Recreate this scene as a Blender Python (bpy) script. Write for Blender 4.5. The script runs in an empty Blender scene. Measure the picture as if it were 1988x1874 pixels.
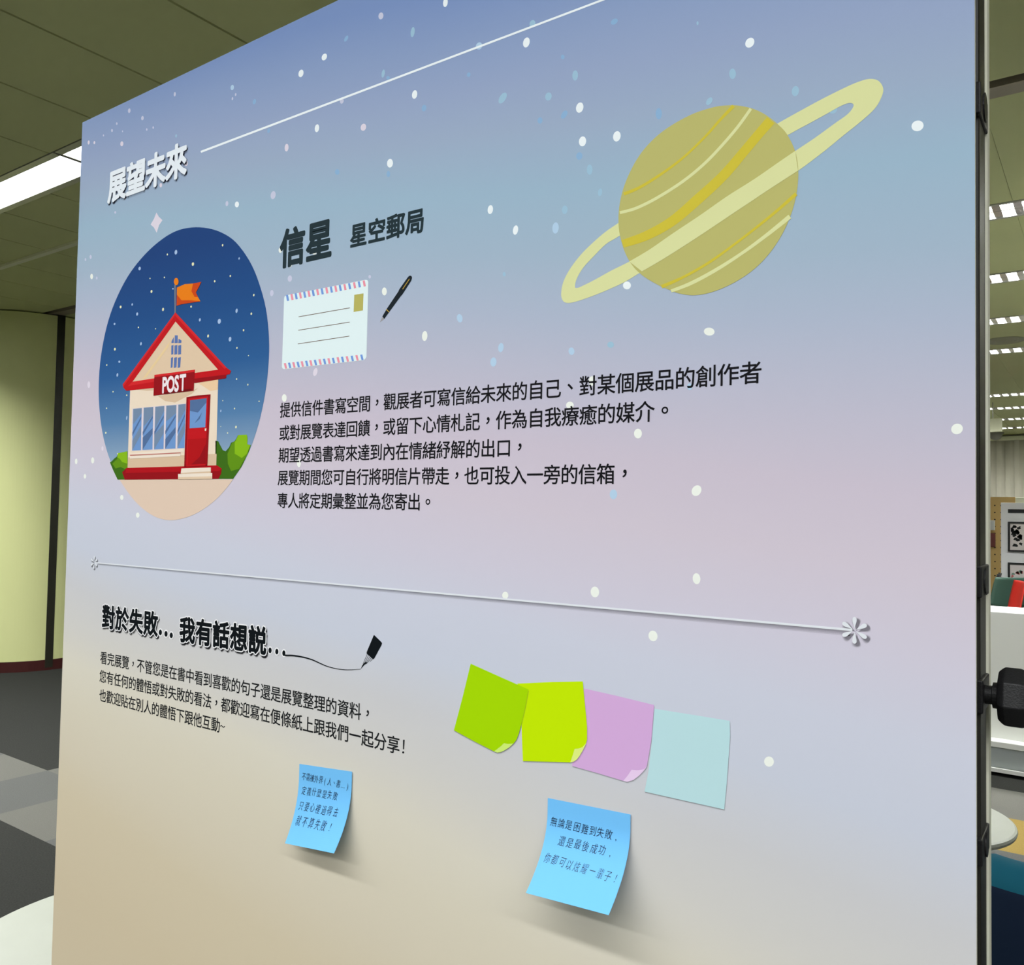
import bpy, bmesh, math, random
from mathutils import Vector, Matrix, geometry

random.seed(7)
S = bpy.context.scene
COL = S.collection

# ------------------------------------------------------------------ camera
# The printed board stands in the plane y = 0 and faces -y; the camera stands 0.62 m in front of it, 1.35 m above the floor.
F_PX, CX, CY = 1650.0, 994.0, 937.0
DIST, EYE = 0.62, 1.35
RIGHT = Vector((0.81631, 0.57734, 0.01790))
DOWN = Vector((-0.00630, 0.03988, -0.99918))
FWD = Vector((-0.57758, 0.81553, 0.03619))
FWD.normalize()
RIGHT = (RIGHT - FWD * RIGHT.dot(FWD)).normalized()
DOWN = FWD.cross(RIGHT).normalized()
EYE_P = Vector((0, -DIST, EYE))
cam = bpy.data.cameras.new('camera')
cam.sensor_fit = 'HORIZONTAL'
cam.sensor_width = 36.0
cam.lens = 36.0 * F_PX / 1988.0
cam.clip_start = 0.02
camo = bpy.data.objects.new('camera', cam)
COL.objects.link(camo)
m3 = Matrix((RIGHT, -DOWN, -FWD)).transposed()
camo.matrix_world = Matrix.Translation(EYE_P) @ m3.to_4x4()
S.camera = camo

# ------------------------------------------------------------------ world, exposure
W = bpy.data.worlds.new('world')
S.world = W
W.use_nodes = True
W.node_tree.nodes['Background'].inputs[0].default_value = (0.9, 0.95, 1.0, 1)
W.node_tree.nodes['Background'].inputs[1].default_value = 0.02
S.view_settings.view_transform = 'Standard'
S.view_settings.look = 'None'
S.view_settings.gamma = 1.0
S.view_settings.use_curve_mapping = False
S.view_settings.exposure = 0.0
LAMP_POWER = 16.2        # watts of one ceiling lamp over the visitor's side
BACK_POWER = 28.0        # watts of one lamp of the rows behind the board
LAMP_COLOR = (0.97, 0.985, 1.0)
TUBE_GLOW = 4.5

CEIL = EYE + 1.58
LAMP_ROWS = [-5.49, -4.14, -2.79, -1.44, 1.36, 4.28, 5.64, 6.98, 8.35, 11.48, 12.88, 14.35, 15.76]
LAMP_W = 0.25
LAMP_L = 1.26
LAMP_X0 = -3.86


# ------------------------------------------------------------------ colour and material helpers
def lin(c):
    c = c / 255.0
    return c / 12.92 if c <= 0.04045 else ((c + 0.055) / 1.055) ** 2.4


def rgb(r, g, b, k=1.0):
    return (lin(r) * k, lin(g) * k, lin(b) * k, 1.0)


MATS = {}


def mat(name, col, rough=0.55, metal=0.0, spec=0.3, noise=0.0, nscale=40.0, bump=0.0, bscale=200.0):
    if name in MATS:
        return MATS[name]
    m = bpy.data.materials.new(name)
    m.use_nodes = True
    nt = m.node_tree
    b = nt.nodes['Principled BSDF']
    b.inputs['Base Color'].default_value = col
    b.inputs['Roughness'].default_value = rough
    b.inputs['Metallic'].default_value = metal
    b.inputs['Specular IOR Level'].default_value = spec
    tc = nt.nodes.new('ShaderNodeTexCoord')
    if noise:
        n = nt.nodes.new('ShaderNodeTexNoise')
        n.inputs['Scale'].default_value = nscale
        n.inputs['Detail'].default_value = 4
        nt.links.new(tc.outputs['Object'], n.inputs['Vector'])
        mx = nt.nodes.new('ShaderNodeMix')
        mx.data_type = 'RGBA'
        mx.inputs[6].default_value = tuple(min(1, c * (1 - noise)) for c in col[:3]) + (1,)
        mx.inputs[7].default_value = tuple(min(1, c * (1 + noise)) for c in col[:3]) + (1,)
        nt.links.new(n.outputs['Fac'], mx.inputs[0])
        nt.links.new(mx.outputs[2], b.inputs['Base Color'])
    if bump:
        n2 = nt.nodes.new('ShaderNodeTexNoise')
        n2.inputs['Scale'].default_value = bscale
        nt.links.new(tc.outputs['Object'], n2.inputs['Vector'])
        bp = nt.nodes.new('ShaderNodeBump')
        bp.inputs['Strength'].default_value = bump
        bp.inputs['Distance'].default_value = 0.01
        nt.links.new(n2.outputs['Fac'], bp.inputs['Height'])
        nt.links.new(bp.outputs['Normal'], b.inputs['Normal'])
    MATS[name] = m
    return m


INK_K = 0.93


def ink(name, r, g, b, alpha=1.0):
    """flat printed ink; alpha < 1 is a thin wash through which the print below shows"""
    if name in MATS:
        return MATS[name]
    m = mat(name, rgb(r, g, b, INK_K), 0.7, 0, 0.06)
    if alpha < 1:
        m.node_tree.nodes['Principled BSDF'].inputs['Alpha'].default_value = alpha
    return m


def glow(name, col, strength):
    if name in MATS:
        return MATS[name]
    m = bpy.data.materials.new(name)
    m.use_nodes = True
    b = m.node_tree.nodes['Principled BSDF']
    b.inputs['Base Color'].default_value = (0.8, 0.8, 0.8, 1)
    b.inputs['Emission Color'].default_value = tuple(col) + (1,)
    b.inputs['Emission Strength'].default_value = strength
    MATS[name] = m
    return m


def ramp_mat(name, stops, axis_vec, lo, hi, noise=0.0, nscale=3.0, rough=0.7, spec=0.06):
    """print whose colour runs along a direction of the thing's own coordinates; stops: (position, (r,g,b))"""
    m = bpy.data.materials.new(name)
    m.use_nodes = True
    nt = m.node_tree
    b = nt.nodes['Principled BSDF']
    b.inputs['Roughness'].default_value = rough
    b.inputs['Specular IOR Level'].default_value = spec
    tc = nt.nodes.new('ShaderNodeTexCoord')
    dot = nt.nodes.new('ShaderNodeVectorMath')
    dot.operation = 'DOT_PRODUCT'
    dot.inputs[1].default_value = axis_vec
    nt.links.new(tc.outputs['Object'], dot.inputs[0])
    val = dot.outputs['Value']
    if noise:
        mp = nt.nodes.new('ShaderNodeMapping')
        mp.inputs['Scale'].default_value = (0.55, 1, 1.6)
        nt.links.new(tc.outputs['Object'], mp.inputs['Vector'])
        n = nt.nodes.new('ShaderNodeTexNoise')
        n.inputs['Scale'].default_value = nscale
        n.inputs['Detail'].default_value = 2
        nt.links.new(mp.outputs['Vector'], n.inputs['Vector'])
        s = nt.nodes.new('ShaderNodeMath')
        s.operation = 'MULTIPLY_ADD'
        s.inputs[1].default_value = noise
        nt.links.new(n.outputs['Fac'], s.inputs[0])
        nt.links.new(val, s.inputs[2])
        val = s.outputs[0]
    mr = nt.nodes.new('ShaderNodeMapRange')
    mr.inputs['From Min'].default_value = lo + noise * 0.5
    mr.inputs['From Max'].default_value = hi + noise * 0.5
    nt.links.new(val, mr.inputs['Value'])
    cr = nt.nodes.new('ShaderNodeValToRGB')
    e = cr.color_ramp.elements
    while len(e) < len(stops):
        e.new(0.5)
    for k, (p, c) in enumerate(sorted(stops)):
        e[k].position = min(1, max(0, (p - lo) / (hi - lo)))
        e[k].color = rgb(*c, INK_K)
    nt.links.new(mr.outputs['Result'], cr.inputs['Fac'])
    nt.links.new(cr.outputs['Color'], b.inputs['Base Color'])
    MATS[name] = m
    return m


# ------------------------------------------------------------------ object helpers
def tag(o, label=None, cat=None, group=None, kind=None):
    for k, v in (('label', label), ('category', cat), ('group', group), ('kind', kind)):
        if v:
            o[k] = v
    return o


def thing(name, loc, label, cat, rz=0.0, group=None):
    o = bpy.data.objects.new(name, None)
    COL.objects.link(o)
    o.empty_display_size = 0.1
    o.location = loc
    o.rotation_euler = (0, 0, rz)
    return tag(o, label, cat, group)


def link(name, me, parent=None, loc=None):
    o = bpy.data.objects.new(name, me)
    COL.objects.link(o)
    if parent:
        o.parent = parent
    if loc is not None:
        o.location = loc
    return o


def obj(name, bm, mats, parent=None, loc=None, smooth=False):
    me = bpy.data.meshes.new(name)
    bm.normal_update()
    bm.to_mesh(me)
    bm.free()
    for m in (mats if isinstance(mats, (list, tuple)) else [mats]):
        me.materials.append(m)
    if smooth:
        for p in me.polygons:
            p.use_smooth = True
    return link(name, me, parent, loc)


def copy_tree(o, parent=None):
    c = o.copy()
    COL.objects.link(c)
    c.parent = parent
    for ch in list(o.children):
        if ch.type != 'LIGHT':          # every lamp gets a light of its own
            copy_tree(ch, c)
    return c


def box(bm, x0, x1, y0, y1, z0, z1, mi=0, bev=0.0, seg=2):
    r = bmesh.ops.create_cube(bm, size=1)
    vs = r['verts']
    for v in vs:
        v.co = Vector((x0 + (v.co.x + .5) * (x1 - x0), y0 + (v.co.y + .5) * (y1 - y0), z0 + (v.co.z + .5) * (z1 - z0)))
    fs = {f for v in vs for f in v.link_faces}
    for f in fs:
        f.material_index = mi
    if bev:
        es = list({e for v in vs for e in v.link_edges})
        bmesh.ops.bevel(bm, geom=es, offset=bev, segments=seg, affect='EDGES', profile=0.5)
    return bm


def tube(bm, pts, r, n=12, mi=0, cap=True):
    pts = [Vector(p) for p in pts]
    rs = r if isinstance(r, (list, tuple)) else [r] * len(pts)
    rings = []
    for i, p in enumerate(pts):
        d = (pts[min(i + 1, len(pts) - 1)] - pts[max(i - 1, 0)]).normalized()
        a = d.orthogonal().normalized() if i == 0 else (prev - d * prev.dot(d)).normalized()
        prev = a
        b = d.cross(a)
        rings.append([bm.verts.new(p + (a * math.cos(t) + b * math.sin(t)) * rs[i]) for t in [2 * math.pi * k / n for k in range(n)]])
    for i in range(len(rings) - 1):
        for k in range(n):
            f = bm.faces.new((rings[i][k], rings[i][(k + 1) % n], rings[i + 1][(k + 1) % n], rings[i + 1][k]))
            f.material_index = mi
    if cap:
        bm.faces.new(rings[0][::-1]).material_index = mi
        bm.faces.new(rings[-1]).material_index = mi
    return bm


def lathe(bm, prof, n=48, mi=0, axis='z', c=(0, 0, 0), fn=None):
    """prof: (radius, height) from bottom to top, closed with caps"""
    rings = []
    for r, h in prof:
        ring = []
        for k in range(n):
            t = 2 * math.pi * k / n
            rr = r * (fn(t) if fn else 1)
            if axis == 'z':
                p = (c[0] + rr * math.cos(t), c[1] + rr * math.sin(t), c[2] + h)
            else:
                p = (c[0] + h, c[1] + rr * math.cos(t), c[2] + rr * math.sin(t))
            ring.append(bm.verts.new(p))
        rings.append(ring)
    for i in range(len(rings) - 1):
        for k in range(n):
            bm.faces.new((rings[i][k], rings[i][(k + 1) % n], rings[i + 1][(k + 1) % n], rings[i + 1][k])).material_index = mi
    bm.faces.new(rings[0][::-1]).material_index = mi
    bm.faces.new(rings[-1]).material_index = mi
    return bm


# ------------------------------------------------------------------ measuring from the photograph
def ray(px, py):
    return (RIGHT * (px - CX) + DOWN * (py - CY) + FWD * F_PX)


def hit(px, py, x=None, y=None, z=None):
    d = ray(px, py)
    t = (x - EYE_P.x) / d.x if x is not None else ((y - EYE_P.y) / d.y if y is not None else (z - EYE_P.z) / d.z)
    return EYE_P + d * t


def at(px, py):
    """point of the photograph -> (x, z) on the board's printed face"""
    p = hit(px, py, y=0.0)
    return Vector((p.x, p.z))


# ================================================================== ROOM
M_ceil = mat('ceiling_panel_paint', (0.71, 0.74, 0.37, 1), 0.7, noise=0.03, nscale=3)
M_dark = mat('dark_gap', (0.012, 0.012, 0.011, 1), 0.8)
M_wall = mat('wall_paint', (0.66, 0.65, 0.52, 1), 0.7, noise=0.03, nscale=2)
M_col = mat('column_panel_paint', (0.70, 0.73, 0.34, 1), 0.5, noise=0.02, nscale=2)
M_red = mat('dark_red_skirting', (0.05, 0.009, 0.008, 1), 0.5)
M_white = mat('white_laminate', (0.80, 0.81, 0.76, 1), 0.4)
M_metal = mat('lamp_housing_metal', (0.55, 0.55, 0.50, 1), 0.35, 0.4)
M_louver = mat('lamp_louver_aluminium', (0.80, 0.80, 0.78, 1), 0.2, 0.9)
M_trim = mat('pale_trim_paint', (0.93, 0.93, 0.68, 1), 0.5)
M_black = mat('black_plastic', (0.012, 0.012, 0.013, 1), 0.45, bump=0.1, bscale=900)
M_steel = mat('chrome_leg_steel', (0.5, 0.5, 0.5, 1), 0.3, 1.0)
M_blackmetal = mat('black_painted_metal', (0.02, 0.02, 0.02, 1), 0.4)

RX0, RX1, RY0, RY1 = -11.9, 7.0, -7.2, 17.05

# floor of carpet tiles: one mesh, one colour per tile
TILE, TX, TY = 0.463, -4.435, 1.60
TM = [mat('carpet_charcoal', (0.035, 0.036, 0.032, 1), 0.95, spec=0.05, noise=0.45, nscale=160, bump=0.4, bscale=500),
      mat('carpet_mid_grey', (0.110, 0.112, 0.104, 1), 0.95, spec=0.05, noise=0.2, nscale=200, bump=0.4, bscale=500),
      mat('carpet_light_grey', (0.140, 0.138, 0.120, 1), 0.95, spec=0.05, noise=0.18, nscale=200, bump=0.4, bscale=500),
      mat('carpet_mustard', (0.28, 0.20, 0.06, 1), 0.95, spec=0.05, noise=0.2, nscale=200, bump=0.4, bscale=500)]


def cell(p):
    return (math.floor((p.x - TX) / TILE), math.floor((p.y - TY) / TILE))


TILE_KIND = {}
for i in range(-3, 5):
    TILE_KIND[(i, -2)] = 0
    TILE_KIND[(i, -3)] = 0
    TILE_KIND[(i, -1)] = (2, 1, 2, 1)[(i + 1) % 4]
for i in range(-8, 0):
    for j in range(0, 9):
        TILE_KIND[(i, j)] = 0
TILE_KIND[(0, 0)] = 2
for px, py, k in ((1935, 1516, 0), (1975, 1525, 0), (1935, 1545, 2), (1975, 1560, 2), (1968, 1600, 3)):
    TILE_KIND[cell(hit(px, py, z=0.0))] = k
bm = bmesh.new()
nx0, nx1 = math.floor((RX0 - TX) / TILE), math.ceil((RX1 - TX) / TILE)
ny0, ny1 = math.floor((RY0 - TY) / TILE), math.ceil((RY1 - TY) / TILE)
rnd = random.Random(11)
for i in range(nx0, nx1):
    for j in range(ny0, ny1):
        x0, y0 = TX + i * TILE, TY + j * TILE
        f = bm.faces.new([bm.verts.new((x, y, 0)) for x, y in ((x0, y0), (x0 + TILE, y0), (x0 + TILE, y0 + TILE), (x0, y0 + TILE))])
        f.material_index = TILE_KIND.get((i, j), rnd.choice((0, 0, 0, 0, 1, 2, 1)))
tag(obj('floor', bm, TM), kind='structure')

# ceiling: panels with open seams between them, cut away where the lamp rows and the slot run
bm = bmesh.new()
cuts = [(y - LAMP_W / 2, y + LAMP_W / 2) for y in LAMP_ROWS] + [(2.80, 2.95)]
cuts.sort()
bands, y = [], RY0 - 0.1
for a, b in cuts:
    bands.append((y, a))
    y = b
bands.append((y, RY1 + 0.1))
xs = [0.105 + 0.5 * k for k in range(-25, 15)]
for x in xs:
    for a, b in bands:
        if b - a > 0.02:
            sg = 0.0055 if x < -1.5 else 0.0008
            box(bm, x + sg, x + 0.5 - sg, a, b, CEIL, CEIL + 0.015)
LX_MIN, LX_MAX = LAMP_X0 - 4 * LAMP_L, LAMP_X0 + 7 * LAMP_L
for y in LAMP_ROWS:
    box(bm, RX0 - .4, LX_MIN, y - LAMP_W / 2, y + LAMP_W / 2, CEIL, CEIL + 0.015)
    box(bm, LX_MAX, RX1 + .4, y - LAMP_W / 2, y + LAMP_W / 2, CEIL, CEIL + 0.015)
box(bm, RX0 - .4, RX1 + .4, RY0 - .4, RY1 + .4, CEIL + 0.10, CEIL + 0.13, mi=1)
tag(obj('ceiling', bm, [M_ceil, M_dark]), kind='structure')

for nm, a in (('wall_left', (RX0 - .15, RX0, RY0 - .15, RY1 + .15)), ('wall_right', (RX1, RX1 + .15, RY0 - .15, RY1 + .15)),
              ('wall_front', (RX0, RX1, RY0 - .15, RY0)), ('wall_back', (RX0, RX1, RY1, RY1 + .15))):
    bm = box(bmesh.new(), *a, 0, CEIL + 0.1)
    tag(obj(nm, bm, M_wall), kind='structure')

# pale ceiling trim left of the board, and the dark slot with its grey diffuser on the right
tag(obj('trim_1', box(bmesh.new(), -9.0, 1.5, 1.950, 1.985, CEIL - 0.016, CEIL + 0.002), M_trim), kind='structure')
t = thing('air_diffuser', (-2.0, 2.875, CEIL), 'long grey air slot with a black gap in the ceiling right of the board', 'vent')
obj('slot', box(bmesh.new(), -9.8, 8.0, -0.075, -0.02, 0.03, 0.05), M_dark, t)
obj('face_plate', box(bmesh.new(), -9.8, 8.0, -0.018, 0.074, 0.0, 0.03), mat('grey_pink_plate', (0.42, 0.37, 0.27, 1), 0.5), t)


# ------------------------------------------------------------------ ceiling lamps
def lamp_parts(t, louvers, diffuser):
    L, Wd = LAMP_L - 0.012, LAMP_W - 0.006
    rail = 0.034 if diffuser else 0.022
    bm = bmesh.new()
    for s in (-1, 1):
        box(bm, -L / 2, L / 2, s * Wd / 2 - (rail if s > 0 else 0), s * Wd / 2 + (rail if s < 0 else 0), -0.004, 0.075)
        box(bm, s * L / 2 - (0.006 if s > 0 else 0), s * L / 2 + (0.006 if s < 0 else 0), -Wd / 2, Wd / 2, -0.004, 0.075)
    box(bm, -L / 2, L / 2, -Wd / 2, Wd / 2, 0.075, 0.08)
    obj('housing', bm, M_metal, t)
    if diffuser:
        obj('diffuser', box(bmesh.new(), -L / 2 + 0.012, L / 2 - 0.012, -Wd / 2 + rail + 0.002, Wd / 2 - rail - 0.002, 0.001, 0.006),
            glow('lamp_diffuser_glow', LAMP_COLOR, TUBE_GLOW), t)
    else:
        for s in (-1, 1):
            obj('lamp_tube', tube(bmesh.new(), [(-L / 2 + 0.03, s * 0.055, 0.05), (L / 2 - 0.03, s * 0.055, 0.05)], 0.013, 10),
                glow('lamp_tube_glow', (1.0, 1.0, 0.98), TUBE_GLOW * 1.6), t)
    if louvers:
        bm = bmesh.new()
        n = 13
        for k in range(n + 1):
            x = -L / 2 + 0.01 + k * (L - 0.02) / n
            v = [bm.verts.new(p) for p in ((x - 0.019, -Wd / 2 + .012, 0.0), (x, -Wd / 2 + .012, 0.03), (x + 0.019, -Wd / 2 + .012, 0.0),
                                           (x - 0.019, Wd / 2 - .012, 0.0), (x, Wd / 2 - .012, 0.03), (x + 0.019, Wd / 2 - .012, 0.0))]
            for q in ((0, 1, 4, 3), (1, 2, 5, 4), (2, 0, 3, 5)):
                bm.faces.new([v[i] for i in q])
            bm.faces.new([v[i] for i in (0, 2, 1)])
            bm.faces.new([v[i] for i in (3, 4, 5)])
        box(bm, -L / 2, L / 2, -0.006, 0.006, 0.0, 0.03)
        obj('louver', bm, M_louver, t)


protos = {}


def ceiling_lamp(x, y, style, label, group, power=0.0, spread=160):
    if style not in protos:
        t = thing('ceiling_lamp', (x, y, CEIL), label, 'ceiling lamp', group=group)
        lamp_parts(t, style == 'louver', style == 'diffuser')
        protos[style] = t
    else:
        t = copy_tree(protos[style])
        t.location = (x, y, CEIL)
        t['label'] = label
        t['group'] = group
    if power:
        ld = bpy.data.lights.new('lamp_light', 'AREA')
        ld.shape = 'RECTANGLE'
        ld.size, ld.size_y = LAMP_L - 0.06, LAMP_W - 0.09
        ld.energy = power
        ld.color = LAMP_COLOR
        ld.spread = math.radians(spread)
        lo = bpy.data.objects.new('lamp_light', ld)
        COL.objects.link(lo)
        lo.location = (x, y, CEIL - 0.006)
        lo.parent = t
    lo.location = (0, 0, -0.006 if style == 'diffuser' else 0.036)
    return t


for k in range(-2, 3):
    x = LAMP_X0 - LAMP_L * (0.5 - k)
    lab = {0: 'long bright white ceiling lamp running left from the seam by the board top corner',
           1: 'short end of a bright ceiling lamp touching the board top left corner'}.get(k, 'bright white ceiling lamp of the row hidden behind the board')
    ceiling_lamp(x, 1.36, 'diffuser', lab, 'diffuser lamps above the left side', BACK_POWER * (1.3 if k < 1 else 0.5), 130)
for y in LAMP_ROWS[:4]:
    for k in range(-1, 6):
        x = LAMP_X0 + LAMP_L * (k + 0.5)
        ceiling_lamp(x, y, 'diffuser', 'bright white ceiling lamp over the side facing the printed board', 'lamps over the front of the board',
                     LAMP_POWER * {-1.44: 1.15, -2.79: 1.0}.get(y, 0.3))
ords = ['nearest', 'second', 'third', 'fourth', 'fifth', 'sixth', 'seventh', 'farthest']
for k, y in enumerate(LAMP_ROWS[5:]):
    xr = hit(1950, 800, y=y).x
    for dk in range(-1, 3):
        n = math.floor((xr - LAMP_X0) / LAMP_L) + dk
        x = LAMP_X0 + LAMP_L * (n + 0.5)
        if x > LX_MAX - 0.5:
            continue
        if dk == 0:
            lab = '%s louvred strip lamp on the ceiling right of the board, counted from the camera' % ords[k]
        else:
            lab = 'louvred strip lamp continuing the %s row beside the visible lamp' % ords[k]
        ceiling_lamp(x, y, 'louver', lab, 'louvred ceiling lamps behind the board', BACK_POWER * 1.8)

# round vent, hanging sign box and dome under the far ceiling
p = hit(1950, 661, z=CEIL)
bm = bmesh.new()
lathe(bm, [(0.165, 0.006), (0.165, -0.003), (0.145, -0.010), (0.13, -0.004), (0.11, -0.010), (0.095, -0.004), (0.075, -0.010), (0.06, -0.004), (0.04, -0.010)], 40)
tag(obj('ceiling_vent', bm, mat('olive_vent_metal', (0.40, 0.40, 0.26, 1), 0.5), loc=(p.x, p.y, CEIL)), 'round olive air vent in the ceiling between two louvred lamps', 'vent')
p = hit(1929, 826, y=12.2)
t = thing('hanging_sign', (p.x, p.y, p.z), 'small pale blank sign box hung below the far ceiling', 'sign')
obj('sign_box', box(bmesh.new(), -0.12, 0.10, -0.02, 0.02, -0.09, 0.09, bev=0.006), mat('pale_sign_face', (0.55, 0.56, 0.40, 1), 0.5), t)
obj('hanger', tube(bmesh.new(), [(-0.01, 0, 0.09), (-0.01, 0, CEIL - p.z)], 0.006, 8), M_metal, t)
p = hit(1940, 846, z=CEIL)
bm = bmesh.new()
lathe(bm, [(0.02, -0.13), (0.07, -0.11), (0.10, -0.06), (0.11, -0.02), (0.13, -0.015), (0.13, 0.0)], 24)
tag(obj('dome_camera', bm, mat('grey_dome_plastic', (0.3, 0.3, 0.26, 1), 0.4), loc=(p.x, min(p.y, 16.6), CEIL), smooth=True), 'small grey dome on the ceiling edge before the far blinds', 'camera')

# vertical blinds on the far wall
t = thing('vertical_blind', (-1.2, RY1 - 0.08, 0.25), 'pale grey vertical blinds covering the far wall', 'blind')
obj('head_rail', box(bmesh.new(), -1.9, 2.6, -0.04, 0.04, CEIL - 0.36, CEIL - 0.29), M_trim, t)
bm = bmesh.new()
for k in range(32):
    x = -1.85 + k * 0.14
    a = math.radians(9)
    for q in (0,):
        c, s_ = math.cos(a) * 0.075, math.sin(a) * 0.075
        vs = [bm.verts.new(p) for p in ((x - c, -s_, 0), (x, -0.012, 0), (x + c, s_, 0), (x + c, s_, CEIL - 0.36), (x, -0.012, CEIL - 0.36), (x - c, -s_, CEIL - 0.36))]
        bm.faces.new((vs[0], vs[1], vs[4], vs[5]))
        bm.faces.new((vs[1], vs[2], vs[3], vs[4]))
bm.normal_update()
bmesh.ops.solidify(bm, geom=bm.faces[:], thickness=0.003)
tag(obj('slat', bm, mat('blind_fabric', (0.44, 0.42, 0.33, 1), 0.8), t), kind='stuff')

# ------------------------------------------------------------------ round column, far left
d0 = Vector((-7.18, 2.76, 0))
away = Vector((d0.x, d0.y + DIST, 0)).normalized()
R_COL = 0.62
cc = d0 + away * R_COL
t = thing('round_column', (cc.x, cc.y, 0), 'cream round column with black joints and dark red skirting, left of the board', 'column')
pj = hit(92, 1300, z=0.0)
aj = math.atan2(pj.y - cc.y, pj.x - cc.x)
NP = 5
for k in range(NP):
    a0 = aj + 2 * math.pi * k / NP + 0.042
    a1 = aj + 2 * math.pi * (k + 1) / NP - 0.042
    bm = bmesh.new()
    lo, hi = [], []
    n = 28
    for i in range(n + 1):
        a = a0 + (a1 - a0) * i / n
        for (r, lst) in ((R_COL, lo), (R_COL - 0.03, hi)):
            lst.append([bm.verts.new((r * math.cos(a), r * math.sin(a), z)) for z in (0.085, CEIL - 0.012)])
    for i in range(n):
        bm.faces.new((lo[i][0], lo[i + 1][0], lo[i + 1][1], lo[i][1]))
        bm.faces.new((hi[i + 1][0], hi[i][0], hi[i][1], hi[i + 1][1]))
        bm.faces.new((lo[i][1], lo[i + 1][1], hi[i + 1][1], hi[i][1]))
    for i in (0, n):
        bm.faces.new((lo[i][0], lo[i][1], hi[i][1], hi[i][0]))
    obj('panel', bm, M_col, t, smooth=False)
    ax = aj + 2 * math.pi * k / NP
    bm = bmesh.new()
    box(bm, -0.014, 0.010, -0.030, 0.030, 0.02, CEIL - 0.002)
    bm.transform(Matrix.Rotation(ax, 4, 'Z') @ Matrix.Translation((R_COL - 0.008, 0, 0)))
    obj('joint_strip', bm, mat('black_joint_metal', (0.022, 0.022, 0.014, 1), 0.35), t)
bm = bmesh.new()
lathe(bm, [(R_COL - 0.035, 0.0), (R_COL - 0.035, CEIL - 0.02)], 64)
obj('core', bm, M_dark, t)
bm = bmesh.new()
lathe(bm, [(R_COL + 0.002, 0.0), (R_COL + 0.002, 0.080), (R_COL - 0.01, 0.085)], 96)
obj('skirting', bm, M_red, t)


# ------------------------------------------------------------------ round marble side tables
M_marble = mat('white_marble_top', (0.48, 0.50, 0.43, 1), 0.3, noise=0.12, nscale=6)


def side_table(x, y, r, h, label):
    t = thing('side_table', (x, y, 0), label, 'table', group='round marble side tables')
    bm = bmesh.new()
    lathe(bm, [(r - 0.012, h - 0.022), (r - 0.003, h - 0.018), (r, h - 0.010), (r - 0.002, h - 0.003), (r - 0.008, h)], 96)
    obj('tabletop', bm, M_marble, t)
    bm = bmesh.new()
    lathe(bm, [(r * 0.62, 0.0), (r * 0.62, 0.008), (r * 0.2, 0.016), (0.022, 0.03), (0.02, h - 0.05), (0.05, h - 0.03), (r * 0.4, h - 0.022)], 48)
    obj('pedestal', bm, M_blackmetal, t, smooth=False)


side_table(-1.660, 0.40, 0.35, 0.45, 'round white marble side table behind the left edge of the board')
side_table(-0.498, 2.284, 0.265, 0.45, 'round white marble side table behind the blue armchair')

# ------------------------------------------------------------------ blue armchair, bottom right
t = thing('armchair', (0.08, 1.45, 0), 'blue velvet armchair seen from behind, right of the board', 'armchair')
M_velvet = mat('blue_velvet', (0.004, 0.014, 0.045, 1), 0.8, spec=0.3)
M_velvet.node_tree.nodes['Principled BSDF'].inputs['Sheen Weight'].default_value = 0.35
M_velvet.node_tree.nodes['Principled BSDF'].inputs['Sheen Tint'].default_value = (0.1, 0.75, 0.95, 1)
M_velvet.node_tree.nodes['Principled BSDF'].inputs['Sheen Roughness'].default_value = 0.4
bm = bmesh.new()
n = 40
prof = []
for k in range(13):
    a = math.pi * k / 12
    prof.append((0.05 * math.cos(a), 0.70 + 0.05 * math.sin(a)))
prof = [(0.05, 0.16)] + prof + [(-0.05, 0.16)]
rings = []
for i in range(n + 1):
    u = math.pi * (1.0 + i / n)
    ux = 0.34 * math.copysign(abs(math.cos(u)) ** 0.38, math.cos(u))
    uy = 0.36 * -abs(math.sin(u)) ** 0.38 + 0.05
    nx_, ny_ = math.cos(u), math.sin(u)
    drop = 0.16 * max(0, abs(math.cos(u)) - 0.55) / 0.45
    rings.append([bm.verts.new((ux + nx_ * o, uy + ny_ * o, z - (drop if z > 0.3 else 0))) for o, z in prof])
for i in range(n):
    for k in range(len(prof) - 1):
        bm.faces.new((rings[i][k], rings[i + 1][k], rings[i + 1][k + 1], rings[i][k + 1]))
    bm.faces.new((rings[i][-1], rings[i + 1][-1], rings[i + 1][0], rings[i][0]))
bm.faces.new(rings[0])
bm.faces.new(rings[-1][::-1])
bmesh.ops.recalc_face_normals(bm, faces=bm.faces[:])
for f in bm.faces:
    if f.normal.z > 0.30 and min(v.co.z for v in f.verts) > 0.5:
        f.material_index = 1  # upward faces painted lighter teal, standing for lamp light on the same velvet
obj('backrest', bm, [M_velvet, mat('blue_velvet_lit_top', (0.003, 0.12, 0.19, 1), 0.8)], t, smooth=True)
obj('seat', box(bmesh.new(), -0.28, 0.28, -0.26, 0.36, 0.22, 0.44, bev=0.04, seg=4), M_velvet, t, smooth=True)
for sx in (-1, 1):
    for sy in (-0.22, 0.28):
        obj('leg', tube(bmesh.new(), [(sx * 0.26, sy, 0.0), (sx * 0.24, sy, 0.22)], [0.012, 0.02], 12), M_blackmetal, t)

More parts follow.
